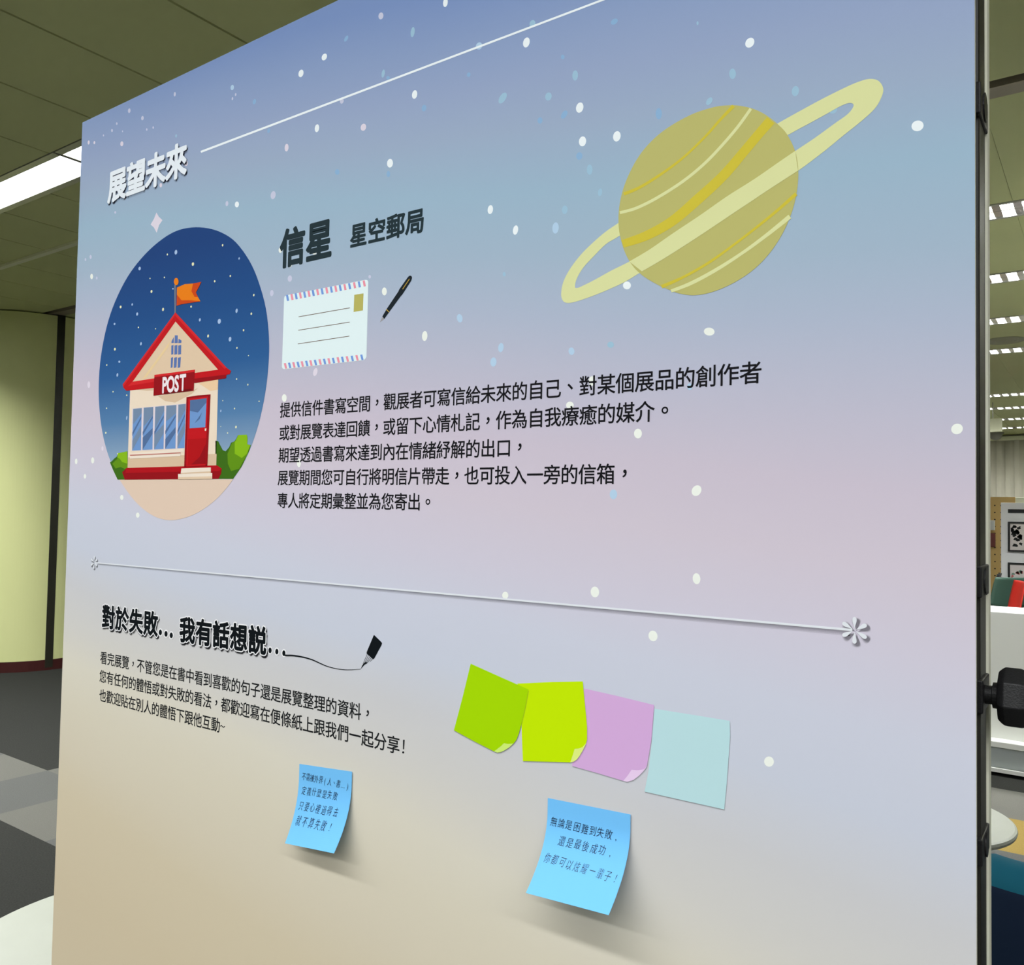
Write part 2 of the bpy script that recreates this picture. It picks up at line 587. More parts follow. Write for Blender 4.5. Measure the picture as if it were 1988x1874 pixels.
# ------------------------------------------------------------------ long white counter and what stands behind it
t = thing('counter', (0, 4.70, 0), 'long white counter with a low grey plinth, right of the board', 'counter')
obj('body', box(bmesh.new(), -2.6, 3.0, 0.0, 0.36, 0.18, 0.862, bev=0.004), M_white, t)
obj('ledge', box(bmesh.new(), -2.65, 3.05, -0.085, 0.38, 0.150, 0.182, bev=0.003), M_white, t)
obj('plinth', box(bmesh.new(), -2.63, 3.03, -0.060, 0.36, 0.035, 0.150), mat('grey_plinth_laminate', (0.46, 0.50, 0.50, 1), 0.45), t)
obj('kick_rail', box(bmesh.new(), -2.64, 3.04, -0.085, 0.34, 0.020, 0.040), M_white, t)
obj('base', box(bmesh.new(), -2.58, 3.0, -0.03, 0.34, 0.0, 0.022), M_dark, t)


def shell_chair(x, y, rz, m, label, cat='chair'):
    t = thing('shell_chair', (x, y, 0), label, cat, rz, group='plastic shell chairs behind the counter')
    bm = bmesh.new()
    nu, nv = 10, 12
    seat_p, back_p = [], []
    g = []
    for i in range(nv + 1):
        s = i / nv
        row = []
        for k in range(nu + 1):
            u = -1 + 2 * k / nu
            row.append(bm.verts.new((-0.40 + 0.40 * s, u * (0.19 + 0.02 * s), 0.455 + 0.03 * u * u - 0.03 * math.sin(s * math.pi) - 0.03 * (1 - s) ** 3)))
        g.append(row)
    for i in range(nv):
        for k in range(nu):
            bm.faces.new((g[i][k], g[i + 1][k], g[i + 1][k + 1], g[i][k + 1]))
    bm.normal_update()
    bmesh.ops.solidify(bm, geom=bm.faces[:], thickness=0.012)
    obj('seat', bm, m, t, smooth=True)
    bm = bmesh.new()
    g = []
    for i in range(nv + 1):
        s = i / nv
        row = []
        for k in range(nu + 1):
            u = -1 + 2 * k / nu
            row.append(bm.verts.new((0.0 + 0.085 * s - 0.03 * u * u * s, u * (0.21 - 0.03 * s * s), 0.46 + 0.32 * s + 0.03 * u * u * (1 - s))))
        g.append(row)
    for i in range(nv):
        for k in range(nu):
            bm.faces.new((g[i][k], g[i + 1][k], g[i + 1][k + 1], g[i][k + 1]))
    bm.normal_update()
    bmesh.ops.solidify(bm, geom=bm.faces[:], thickness=0.012)
    obj('backrest', bm, m, t, smooth=True)
    for sx in (-0.33, -0.05):
        for sy in (-1, 1):
            obj('leg', tube(bmesh.new(), [(sx + (-0.05 if sx < -0.2 else 0.07), sy * 0.2, 0), (sx, sy * 0.14, 0.44)], 0.010, 10), M_blackmetal, t)
    return t


p = hit(1980, 1180, y=9.0)
shell_chair(p.x - 0.06, 9.0, 0.32, mat('red_chair_plastic', (0.52, 0.03, 0.02, 1), 0.4), 'red plastic shell chair behind the white counter')
p = hit(1957, 1160, y=9.62)
shell_chair(p.x, 9.62, -0.85, mat('dark_green_chair_plastic', (0.05, 0.11, 0.08, 1), 0.45), 'dark green shell chair behind the red chair')
p = hit(1932, 1160, y=10.25)
shell_chair(p.x - 0.03, 10.25, 0.05, mat('black_chair_plastic', (0.015, 0.016, 0.016, 1), 0.45), 'black shell chair left of the green chair')

# tan pegboard with two small packages hooked on it
PY = 11.2
a, b = hit(1924, 965, y=PY), hit(1971, 967, y=PY)
t = thing('pegboard', (a.x, PY, 0), 'tan pegboard standing behind the white picture panel', 'pegboard')
pw, ph = b.x - a.x + 0.25, a.z
bm = box(bmesh.new(), -0.25, pw - 0.25, 0.0, 0.02, 0.30, ph)
obj('board', bm, mat('tan_pegboard_wood', (0.50, 0.34, 0.12, 1), 0.6, noise=0.05, nscale=10), t)
bm = bmesh.new()
zz = 0.36
while zz < ph - 0.03:
    xx = -0.22
    while xx < pw - 0.27:
        lathe(bm, [(0.009, -0.001), (0.009, 0.0005)], 8, axis='z')
        for v in list(bm.verts)[-16:]:
            c = v.co.copy()
            v.co = Vector((xx + c.x, -c.z - 0.0006, zz + c.y))
        xx += 0.065
    zz += 0.085
tag(obj('peg_hole', bm, M_dark, t), kind='stuff')
for sx in (-0.2, pw - 0.3):
    obj('leg', box(bmesh.new(), sx - 0.02, sx + 0.02, -0.16, 0.18, 0.0, 0.31), M_blackmetal, t)
p = hit(1925, 1020, y=PY - 0.03)
tag(obj('small_box', box(bmesh.new(), -0.08, 0.035, -0.03, 0.028, -0.06, 0.06, bev=0.004), mat('pale_grey_card', (0.55, 0.56, 0.52, 1), 0.5), loc=p), 'pale grey package hung on the pegboard', 'package')
p = hit(1926, 1048, y=PY - 0.03)
tag(obj('small_pouch', box(bmesh.new(), -0.08, 0.035, -0.02, 0.028, -0.09, 0.08, bev=0.012), mat('dark_red_pouch', (0.12, 0.03, 0.025, 1), 0.5), loc=p), 'dark red pouch hung below the grey package on the pegboard', 'package')

# white picture panel
QY = 10.7
a = hit(1943, 976, y=QY)
t = thing('picture_panel', (a.x, QY, 0), 'white standing panel hung with two framed pictures', 'panel')
obj('board', box(bmesh.new(), 0.0, 1.3, 0.0, 0.04, 0.12, a.z, bev=0.003), mat('white_panel_paint', (0.85, 0.85, 0.86, 1), 0.5), t)
obj('caption_bar', box(bmesh.new(), hit(1957, 993, y=QY).x - a.x, 1.1, -0.006, 0.0, hit(1957, 996, y=QY).z, hit(1957, 989, y=QY).z), M_black, t)
for sx in (0.1, 1.2):
    obj('foot', box(bmesh.new(), sx - 0.03, sx + 0.03, -0.2, 0.24, 0.0, 0.12), M_blackmetal, t)


def picture(y0, y1, blobs, label):
    p0, p1 = hit(1957, y0, y=QY), hit(1957, y1, y=QY)
    w, h = 0.62, p0.z - p1.z
    t = thing('framed_picture', (p0.x, QY - 0.0125, p1.z), label, 'picture', group='framed pictures on the white panel')
    bm = bmesh.new()
    b = 0.02
    for q in ((0, w, 0, b), (0, w, h - b, h), (0, b, b, h - b), (w - b, w, b, h - b)):
        box(bm, q[0], q[1], -0.012, 0.012, q[2], q[3])
    obj('frame', bm, M_black, t)
    bm = bmesh.new()
    box(bm, b, w - b, 0.0, 0.010, b, h - b)
    for (x, z, r, mi) in blobs:
        vs = [bm.verts.new((x + r * (1 + 0.35 * math.sin(3 * a + x * 40)) * math.cos(a), -0.0008, z * h + r * (1 + 0.35 * math.cos(2 * a + z * 30)) * math.sin(a))) for a in [2 * math.pi * k / 14 for k in range(14)]]
        bm.faces.new(vs[::-1]).material_index = mi
    obj('print', bm, [mat('pale_pink_print', (0.72, 0.66, 0.64, 1), 0.5), M_black, mat('soft_red_print', (0.6, 0.15, 0.15, 1), 0.5), mat('sage_print', (0.2, 0.3, 0.25, 1), 0.5)], t)


rr = random.Random(3)
picture(1013, 1071, [(0.04 + rr.random() * 0.10, 0.2 + rr.random() * 0.65, 0.014 + rr.random() * 0.012, 1) for _ in range(16)] + [(0.25, 0.6, 0.03, 2)], 'upper framed picture with dark leaf shapes on the white panel')
picture(1092, 1150, [(0.04 + rr.random() * 0.10, 0.3 + rr.random() * 0.4, 0.012 + rr.random() * 0.012, rr.choice((2, 3, 2, 1))) for _ in range(12)], 'lower framed picture half hidden behind the chairs')
tag(obj('partition_screen', box(bmesh.new(), 0, 1.2, 0, 0.03, 0.0, hit(1975, 966, y=PY + .3).z, bev=0.003), mat('pale_green_screen', (0.6, 0.64, 0.52, 1), 0.6),
        loc=(hit(1968, 966, y=PY + .3).x, PY + .3, 0)), 'pale green partition screen behind the white picture panel', 'screen')

# ================================================================== THE PRINTED BOARD
XL, XR, ZT, ZB = at(160, 238).x, at(1893.5, 700).x, at(160, 238).y, 0.16
board = thing('display_board', (0, 0, 0), 'large printed exhibition board with a pastel starry sky, a planet and Chinese text', 'board')

# colours of the sky print, some lighting falloff painted into the beige end; positions are heights above the eye in metres on the slanting axis
k_ = DIST
sky = [(.86, (123, 147, 195)), (.78, (139, 159, 198)), (.70, (151, 167, 200)), (.63, (157, 174, 200)), (.54, (156, 183, 204)), (.44, (163, 183, 203)), (.35, (175, 185, 206)),
       (.26, (190, 189, 207)), (.17, (203, 193, 208)), (.08, (208, 198, 211)), (-.01, (207, 202, 217)), (-.10, (203, 206, 221)), (-.19, (200, 205, 219)), (-.28, (203, 203, 206)),
       (-.36, (208, 206, 202)), (-.45, (216, 211, 196)), (-.54, (214, 207, 188)), (-.64, (211, 202, 181)), (-.75, (208, 196, 170)), (-.95, (206, 192, 164))]
TILT = 0.14
# w = z + TILT * x ; ramp positions p -> EYE + p*k_ - TILT*1.15*k_
M_sky = ramp_mat('pastel_sky_print', [(EYE + p * k_ - TILT * 1.15 * k_, c) for p, c in sky], (TILT, 0, 1), EYE - 1.0 * k_ - 0.1, EYE + 0.9 * k_ - 0.1, noise=0.05, nscale=2.2)
M_foam = mat('cream_board_edge', (0.86, 0.86, 0.70, 1), 0.6)
M_alu = mat('black_aluminium_profile', (0.022, 0.021, 0.017, 1), 0.45, 0.0)

W_ = ink('print_white', 240, 247, 250)
EPS = 0.00006


class Art:
    """flat ink shapes on the board's face: (polygon, holes, ink, layer); one mesh per illustration"""

    def __init__(self):
        self.v, self.f, self.m, self.mats = [], [], [], []

    def mi(self, m):
        if m not in self.mats:
            self.mats.append(m)
        return self.mats.index(m)

    def tris(self, verts2, tris, m, layer):
        b = len(self.v)
        self.v += [(x, -EPS * layer, z) for x, z in verts2]
        i = self.mi(m)
        for t in tris:
            self.f.append([b + k for k in t])
            self.m.append(i)

    def poly(self, pts, m, layer, holes=(), px=True):
        loops = [[at(*p) if px else Vector(p) for p in L] for L in [pts] + list(holes)]
        v3 = [[Vector((p.x, p.y, 0)) for p in L] for L in loops]
        tr = geometry.tessellate_polygon(v3)
        self.tris([(p.x, p.y) for L in loops for p in L], tr, m, layer)

    def stroke(self, pts, w, m, layer, px=True, n=8, smooth=True):
        """w: width in photograph pixels at each point (or one number)"""
        if smooth and len(pts) > 2:
            c, ww = spline(pts, n, closed=False, extra=w if isinstance(w, (list, tuple)) else None)
            w = ww if ww else w
            pts = c
        L, Rr = [], []
        for i, p in enumerate(pts):
            a, b = pts[max(i - 1, 0)], pts[min(i + 1, len(pts) - 1)]
            dx, dy = b[0] - a[0], b[1] - a[1]
            l = math.hypot(dx, dy) or 1
            h = (w[i] if isinstance(w, (list, tuple)) else w) / 2
            L.append((p[0] - dy / l * h, p[1] + dx / l * h))
            Rr.append((p[0] + dy / l * h, p[1] - dx / l * h))
        q = [at(*p) if px else Vector(p) for p in L + Rr]
        n_ = len(pts)
        tr = []
        for i in range(n_ - 1):
            tr += [(i, i + 1, n_ + i + 1), (i, n_ + i + 1, n_ + i)]
        self.tris([(p.x, p.y) for p in q], tr, m, layer)

    def ell(self, cx, cy, w, h, m, layer, tilt=0.0, n=20):
        t0 = math.radians(tilt)
        pts = []
        for k in range(n):
            a = 2 * math.pi * k / n
            x, y = w / 2 * math.cos(a), h / 2 * math.sin(a)
            pts.append((cx + x * math.cos(t0) - y * math.sin(t0), cy + x * math.sin(t0) + y * math.cos(t0)))
        q = [at(*p) for p in pts]
        self.tris([(p.x, p.y) for p in q], [(0, k, k + 1) for k in range(1, n - 1)], m, layer)

    def build(self, name, parent=None, label=None):
        # every triangle faces the reader (-y)
        me = bpy.data.meshes.new(name)
        fs = []
        for t in self.f:
            a, b, c = (Vector(self.v[i]) for i in t[:3])
            n = (b - a).cross(c - a)
            fs.append(t if n.y < 0 else t[::-1])
        me.from_pydata(self.v, [], fs)
        for m in self.mats:
            me.materials.append(m)
        me.polygons.foreach_set('material_index', self.m)
        me.update()
        return tag(link(name, me, parent), label)


def spline(pts, n=8, closed=True, extra=None):
    """Catmull-Rom through the points"""
    N = len(pts)
    out, ex = [], []
    rng = N if closed else N - 1
    for i in range(rng):
        g = (lambda k: pts[k % N]) if closed else (lambda k: pts[min(max(k, 0), N - 1)])
        p0, p1, p2, p3 = g(i - 1), g(i), g(i + 1), g(i + 2)
        for s in range(n):
            t = s / n
            out.append(tuple(0.5 * (2 * p1[j] + (p2[j] - p0[j]) * t + (2 * p0[j] - 5 * p1[j] + 4 * p2[j] - p3[j]) * t * t + (3 * p1[j] - p0[j] - 3 * p2[j] + p3[j]) * t ** 3) for j in (0, 1)))
            if extra:
                ex.append(extra[i] * (1 - t) + extra[(i + 1) % N] * t)
    if not closed:
        out.append(tuple(pts[-1]))
        if extra:
            ex.append(extra[-1])
    return (out, ex) if not closed else out


def crop(ox, oy, s):
    return lambda *pts: [(ox + x / s, oy + y / s) for x, y in pts]


# ------------------------------------------------------------------ lettering (the font that comes with Blender)
GLYPH = {}


def glyph(ch, thin=0.0):
    key = (ch, thin)
    if key in GLYPH:
        return GLYPH[key]
    cu = bpy.data.curves.new('letter', 'FONT')
    cu.body = ch
    cu.resolution_u = 3
    cu.offset = thin
    o = bpy.data.objects.new('letter', cu)
    COL.objects.link(o)
    bpy.context.view_layer.update()
    me = bpy.data.meshes.new_from_object(o.evaluated_get(bpy.context.evaluated_depsgraph_get()))
    vs = [(v.co.x, v.co.y) for v in me.vertices]
    fs = [tuple(p.vertices) for p in me.polygons]
    cnt = {}
    for p in me.polygons:
        for e in p.edge_keys:
            cnt[e] = cnt.get(e, 0) + 1
    border = [e for e, c in cnt.items() if c == 1]
    bpy.data.objects.remove(o)
    bpy.data.curves.remove(cu)
    bpy.data.meshes.remove(me)
    bb = (min(v[0] for v in vs), max(v[0] for v in vs), min(v[1] for v in vs), max(v[1] for v in vs))
    GLYPH[key] = (vs, fs, border, bb)
    return GLYPH[key]


EM = glyph('口口')[3][1] - glyph('口')[3][1]       # advance of one full-width cell
WIDE_MID = '，。、'                                  # full-width punctuation set in the middle of its cell


def letters(art, text, first, last, m, layer, grow=0.0, shift=(0, 0), size=1.0, last_i=None, thin=0.0, height=1.0, place=None, slant=0.0, jitter=0.0):
    """set a line of text on the board; first / last: photograph pixels of the centres of the first and the last_i-th letter.
    grow: rounded thickening of the strokes, in em; place: maps (cell position, height) in em to a 3D point instead of the board"""
    last_i = len(text) - 1 if last_i is None else last_i
    A, B = (at(*first), at(*last)) if place is None else (Vector(first), Vector(last))
    dirv = B - A
    pitch = dirv.length / last_i
    u = dirv.normalized()
    w = Vector((-u.y, u.x)) if place is None else Vector((-u.y, u.x))
    s = pitch * size / EM
    rj = random.Random(len(text) * 7 + 1)
    for i, ch in enumerate(text):
        if ch == ' ':
            continue
        vs, fs, border, bb = glyph(ch, thin)
        cx = EM * 0.5
        cy = 0.365 * EM / 0.9
        if ch in WIDE_MID:
            gx, gy = (bb[0] + bb[1]) / 2, (bb[2] + bb[3]) / 2
            cx, cy = gx, gy + (0.02 if ch != '、' else -0.0) * EM
        elif ord(ch) < 0x2000:
            cx = (bb[0] + bb[1]) / 2
        jx, jy = (rj.uniform(-1, 1) * jitter, rj.uniform(-1, 1) * jitter) if jitter else (0, 0)
        C = A + u * pitch * i
        pts = []

        def P(x, y):
            x2, y2 = (x - cx) + slant * (y - cy) + jx * EM, (y - cy) * height + jy * EM
            return C + u * (x2 * s) + w * (y2 * s) + Vector(shift)
        pts = [P(*v) for v in vs]
        if place is None:
            art.tris([(p.x, p.y) for p in pts], fs, m, layer)
        else:
            art.surf([place(p.x, p.y, layer) for p in pts], fs, m)
        if grow:
            r = grow * EM
            for a, b in border:
                (x0, y0), (x1, y1) = vs[a], vs[b]
                dx, dy = x1 - x0, y1 - y0
                l = math.hypot(dx, dy)
                if l < 1e-6:
                    continue
                nx, ny = -dy / l * r, dx / l * r
                q = [P(x0 + nx, y0 + ny), P(x1 + nx, y1 + ny), P(x1 - nx, y1 - ny), P(x0 - nx, y0 - ny)]
                art.tris([(p.x, p.y) for p in q], [(0, 1, 2), (0, 2, 3)], m, layer + rj.uniform(0.1, 0.9))
            for k in {v for e in border for v in e}:
                x0, y0 = vs[k]
                q = [P(x0 + r * math.cos(t), y0 + r * math.sin(t)) for t in [2 * math.pi * j / 8 for j in range(8)]]
                art.tris([(p.x, p.y) for p in q], [(0, j, j + 1) for j in range(1, 7)], m, layer + rj.uniform(0.1, 0.9))


# ------------------------------------------------------------------ the panel itself with its stars
art = Art()
pts = [(XL, ZB), (XR, ZB), (XR, ZT), (XL, ZT)]
bm = bmesh.new()
box(bm, XL, XR, 0.0, 0.004, ZB, ZT)
bm.normal_update()
for f in bm.faces:
    f.material_index = 0 if f.normal.y < -0.5 else 1
front = obj('front_panel', bm, [M_sky, M_foam], board)

SW = W_
SL = ink('print_lavender', 203, 205, 226)
SP = ink('print_pale_pink', 226, 217, 230)
SB = ink('print_pale_blue', 158, 194, 216)
SF = ink('print_faint_blue', 140, 178, 214)
SI = ink('print_ice_blue', 180, 208, 232)
SC = ink('print_warm_white', 240, 244, 236)
stars = [
    (451, 170, 6.5, 10.5, 8, SI), (584.4, 142.6, 9.5, 15, 15, SW), (629.7, 110.7, 9.5, 14, 25, SW), (339.4, 183, 4, 8.5, 5, SL), (251, 215, 5, 9, 5, SL), (276.6, 229.4, 5, 8.5, 5, SL),
    (226.8, 240, 3, 5, 0, SL), (217.5, 253.5, 3.5, 6, 0, SL), (238, 255, 2, 3.5, 0, SL), (201, 263, 2.5, 4, 0, SL), (285, 251.5, 3, 5, 0, SL), (297.5, 247.7, 3, 5, 0, SL),
    (172.2, 276.7, 4, 8, 5, SP), (183.3, 277, 3.5, 6, 5, SP), (236.6, 279.2, 6, 9.5, 5, SP), (342, 264, 3.5, 6.5, 5, SB), (457.6, 183.6, 3, 6, 8, SL), (451.3, 191.6, 3, 6, 8, SL),
    (494, 197.4, 6, 10.5, 15, SF), (521.8, 254, 5.5, 9.5, 15, SF), (615.4, 249, 8.5, 15.5, 8, SW), (556.5, 286.7, 7.5, 15, 5, SP), (361.3, 317.4, 7, 10.5, 10, SP), (312.3, 359.7, 5, 8.5, 5, SP),
    (242.6, 384.8, 4, 5, 0, SP), (440.6, 395.4, 5.5, 10, 5, SL), (460, 397, 8, 11.5, 5, SW), (530.3, 379, 9.5, 16, 10, SL), (223.8, 412.5, 3.5, 5, 0, SL),
    (864.8, 5, 9, 17.5, 8, SW), (739.6, 31, 9.5, 13.5, 10, SL), (672.2, 75, 6, 13, 28, SF), (801.2, 62.4, 7.5, 20, 8, SB), (744, 142.9, 6, 16, 10, SB), (753.4, 151, 7, 7, 0, SF),
    (930.2, 89.3, 12, 14.5, 25, SI), (1033.8, 45.8, 11, 14, 20, SB), (1022, 82.5, 12.5, 20, 15, SW), (1092.5, 110.7, 7, 9, 0, SF), (910, 145, 7, 9, 10, SF), (805, 183.6, 10, 17, 10, SW),
    (823.3, 210, 9, 13, 10, SF), (976, 190.4, 12, 24, 32, SB), (1064.8, 187.4, 12.5, 16, 15, SB), (1048.4, 234, 9.5, 12.5, 5, SF), (1095.5, 222.6, 10, 18, 32, SF), (663.6, 196, 7.5, 11, 10, SL),
    (705.6, 247.2, 10.5, 14, 15, SP), (757.2, 317, 11.5, 17, 5, SW), (654.8, 334, 9, 11, 0, SF), (754, 338, 7, 12, 0, SF), (952, 407, 10.5, 17.5, 8, SW),
    (1192.6, 42, 15, 10, -35, SF), (1354.3, 45, 4, 7.5, 0, SB), (1455.7, 83, 16, 21, 35, SW), (1116.7, 146.6, 11, 20, 3, SB), (1422.2, 143.4, 13, 20.5, 0, SB), (1125.5, 209, 14, 20.5, 15, SW),
    (1544.2, 177, 14, 20, 10, SB), (1377, 196.7, 10, 17, 35, SB), (1278.9, 220.8, 12, 22, 0, SF), (1131, 274.6, 14, 19.5, 8, SW), (1197.6, 264.8, 14.5, 20.5, 12, SW), (1124.7, 303, 12, 15, 10, SF),
    (1144.8, 329.5, 11, 20, 0, SB), (1165, 373.5, 8, 15.5, 10, SB), (1096.5, 407.4, 11, 16.5, 5, SB), (1781.3, 244.5, 20.5, 24, 70, SW), (1617, 213, 15, 17, 60, SB),
    (1000.9, 446.8, 10, 18.5, 10, SW), (1078.6, 442.7, 12.5, 22, 5, SI), (978.9, 532.5, 6, 8.5, 0, SB), (1217.2, 554.3, 15.5, 15.5, 0, SW), (892.5, 618, 11, 16.5, -10, SI), (824.6, 652.5, 10.5, 19.5, 4, SC),
    (972.5, 675, 10.5, 18, 8, SI), (958, 703, 12, 18, 5, SI), (1109.5, 682, 11.5, 14.5, -5, SI), (1185.5, 669.5, 13, 12, 0, SB), (746.3, 566, 9.5, 15.5, 0, SC), (612.2, 722.5, 8, 16, 15, SP),
    (562.8, 541, 8.5, 12.5, 5, SL), (544.5, 485.6, 7, 11, 5, SC), (563.2, 514, 7, 11, 5, SC), (610.3, 490, 9, 9, 5, SC), (527.7, 569.2, 7, 12, 5, SL), (717.8, 537.5, 5, 7, 0, SL),
    (552, 773, 9.5, 15, 0, SC), (580.4, 899, 7.5, 17, 0, SC), (1149, 740, 12, 19, 5, SC), (1339, 751, 10, 13, 0, SI), (1106.5, 787, 15, 14, 0, SC), (1238.6, 842, 15.5, 19, 0, SC),
    (1352.3, 952.8, 18, 22, 32, SC), (1191, 960, 14.5, 19, 0, SI), (1376.9, 644, 21, 15.5, 5, SC), (1858, 833, 23, 20.5, -20, SC), (1352.3, 1123.8, 15, 21.5, -6, SC), (1155, 1149.6, 16.5, 21, -5, SC),
    (1267.8, 1235, 17.5, 21, -15, SC), (981, 1156, 12, 14, 0, SC), (1493, 1479, 19, 20, -20, SC), (178, 537, 5.5, 10.5, 0, SC), (148, 896, 5, 11, 0, SC), (180, 894, 6, 12, 0, SC), (165, 925, 5, 9, 0, SC),
    (236.5, 966, 6.5, 10, 0, SC), (267.4, 1000.4, 7, 10, 0, SC), (172.5, 747, 5.5, 13, 0, SP), (199, 871, 4, 9, 0, SP), (166, 504, 3, 6, 0, SL), (176, 499, 4, 8, 0, SL), (188, 540, 3, 6, 0, SL)]
for cx, cy, w, h, tl, m in stars:
    art.ell(cx, cy, w, h, m, 1, tl)
art.poly([(303.7, 412.7), (308.5, 421), (315.5, 427.6), (309, 437), (304.2, 452), (299, 442), (292.4, 436), (299, 425)], SP, 1)
# the stars are the print of the panel itself: merge them into the panel's mesh
me = front.data
bm = bmesh.new()
bm.from_mesh(me)
base = len(me.materials)
for m in art.mats:
    me.materials.append(m)
vv = [bm.verts.new(v) for v in art.v]
for t_, mi_ in zip(art.f, art.m):
    a, b, c = (Vector(art.v[i]) for i in t_)
    q = t_ if (b - a).cross(c - a).y < 0 else t_[::-1]
    bm.faces.new([vv[i] for i in q]).material_index = base + mi_
bm.to_mesh(me)
bm.free()

# back panel, profile frame, clamps and knob
obj('back_panel', box(bmesh.new(), XL - 0.0005, XR + 0.0008, 0.061, 0.073, ZB, ZT), M_foam, board)
fr = bmesh.new()
for x0, x1 in ((XR - 0.030, XR - 0.0005), (XL + 0.0005, XL + 0.030)):
    box(fr, x0, x1, 0.026, 0.059, 0.05, ZT - 0.002, bev=0.002)
for z0, z1 in ((ZT - 0.034, ZT - 0.002), (ZB, ZB + 0.03)):
    box(fr, XL + 0.032, XR - 0.032, 0.026, 0.059, z0, z1, bev=0.002)
obj('frame_profile', fr, M_alu, board)
for x0, x1 in ((XR - 0.030, XR - 0.010), (XL + 0.010, XL + 0.030)):
    obj('gap_shade_strip', box(bmesh.new(), x0, x1, 0.0042, 0.0255, ZB + 0.01, ZT - 0.004), mat('black_gap_shade', (0.003, 0.003, 0.0035, 1), 0.8, spec=0.1), board)  # near-black filler, paints the shade in the gap behind the panel
for sx, name in ((XR - 0.016, 'a'), (XL + 0.016, 'b')):
    ft = bmesh.new()
    box(ft, sx - 0.03, sx + 0.03, -0.0, 0.30, 0.0, 0.02, bev=0.004)
    box(ft, sx - 0.012, sx + 0.012, 0.028, 0.057, 0.015, 0.06)
    obj('foot', ft, M_blackmetal, board)
for z, zh in ((EYE + 0.287, 0.020), (EYE - 0.040, 0.019), (EYE - 0.217, 0.016)):
    cl = bmesh.new()
    box(cl, XR - 0.02, XR + 0.0012, 0.020, 0.060, z - zh * 0.55, z + zh * 0.55, bev=0.0009)
    tube(cl, [(XR - 0.004, 0.040, z), (XR + 0.0022, 0.040, z)], [zh * 0.9 * 0.55, zh * 0.5], 20)
    obj('clamp', cl, M_black, board)
for px, py in ((150, 467), (125, 1133), (101, 1740)):
    z = hit(px, py, x=XL).z
    cl = bmesh.new()
    box(cl, XL - 0.004, XL + 0.02, 0.020, 0.058, z - 0.012, z + 0.012, bev=0.001)
    lathe(cl, [(0.009, -0.018), (0.011, -0.016), (0.011, -0.006), (0.006, -0.004), (0.006, 0.0)], 16, axis='x', c=(XL, 0.040, z))
    obj('clamp', cl, M_black, board)
kz, ky = EYE - 0.116, 0.036
kb = bmesh.new()
box(kb, XR - 0.02, XR + 0.0015, 0.022, 0.058, kz - 0.011, kz + 0.011, bev=0.001)
knob = obj('tightening_knob', kb, M_black, board)
kb = bmesh.new()
lathe(kb, [(0.0062, 0.0), (0.0062, 0.0045), (0.0085, 0.0050), (0.0088, 0.0085), (0.0072, 0.0105), (0.0072, 0.012)], 24, axis='x', c=(XR + 0.001, ky, kz))
obj('collar', kb, M_black, knob)
kb = bmesh.new()
lathe(kb, [(0.013, 0.0080), (0.0168, 0.0086), (0.0188, 0.0105), (0.0204, 0.0125), (0.0204, 0.0215), (0.0192, 0.0245), (0.0150, 0.0265), (0.006, 0.0270)], 8, axis='x', c=(XR + 0.001, ky, kz))
kb.transform(Matrix.Translation((0, ky, kz)) @ Matrix.Rotation(math.radians(10), 4, 'X') @ Matrix.Translation((0, -ky, -kz)))
bmesh.ops.bevel(kb, geom=kb.edges[:], offset=0.0006, segments=2, affect='EDGES', profile=0.5)
obj('head', kb, M_black, knob, smooth=False)

# ------------------------------------------------------------------ planet
A = Art()
g = crop(1060, 140, 2.84)
C_pl, C_ye, C_cr = ink('print_olive', 188, 184, 112), ink('print_mustard', 208, 192, 62), ink('print_cream_yellow', 220, 223, 163)
outer = spline(g((84, 1220), (95, 1160), (130, 1090), (190, 1010), (260, 940), (330, 880), (400, 832), (560, 722), (900, 500), (1275, 285), (1400, 215), (1520, 150), (1640, 90), (1720, 55), (1785, 38), (1835, 50), (1860, 95),
                 (1845, 150), (1810, 205), (1740, 270), (1640, 350), (1530, 440), (1390, 545), (1250, 635), (1100, 735), (950, 835), (800, 935), (650, 1030), (530, 1100), (430, 1160), (320, 1210), (230, 1245), (150, 1270), (110, 1272), (90, 1255)), 5)
inner = spline(g((160, 1185), (170, 1140), (205, 1080), (260, 1020), (330, 950), (403, 905), (620, 770), (950, 570), (1330, 350), (1440, 290), (1540, 235), (1620, 190), (1670, 171), (1695, 178), (1690, 200), (1660, 235), (1590, 285), (1480, 365), (1375, 435),
                 (1280, 500), (1150, 590), (1000, 685), (850, 790), (700, 890), (570, 980), (460, 1045), (360, 1095), (270, 1145), (200, 1180), (175, 1190)), 5)
A.poly(outer, C_cr, 2, holes=[inner])
body = spline(g((400, 830), (412, 700), (455, 570), (530, 440), (640, 330), (790, 240), (920, 195), (1000, 184), (1060, 185), (1140, 202), (1210, 235), (1275, 285), (1330, 345), (1375, 440), (1391, 540), (1385, 650), (1360, 760), (1310, 880), (1240, 990),
                (1150, 1085), (1040, 1160), (920, 1212), (820, 1231), (740, 1222), (690, 1205), (620, 1175), (530, 1120), (465, 1050), (420, 950)), 6)
A.poly(body, C_pl, 3)
A.stroke(g((430, 673), (520, 635), (640, 560), (760, 470), (880, 355), (960, 265), (1035, 187)), [6.5, 5.5, 5, 4.5, 4.5, 5, 7], C_ye, 4)
A.stroke(g((408, 776), (500, 750), (620, 690), (760, 600), (880, 500), (980, 395), (1060, 300), (1130, 203)), 5.8, C_cr, 4)
A.stroke(g((424, 948), (560, 900), (700, 820), (840, 700), (980, 570), (1100, 430), (1180, 335), (1240, 266)), [15, 18, 19, 20, 19, 18, 18, 19], C_ye, 4)
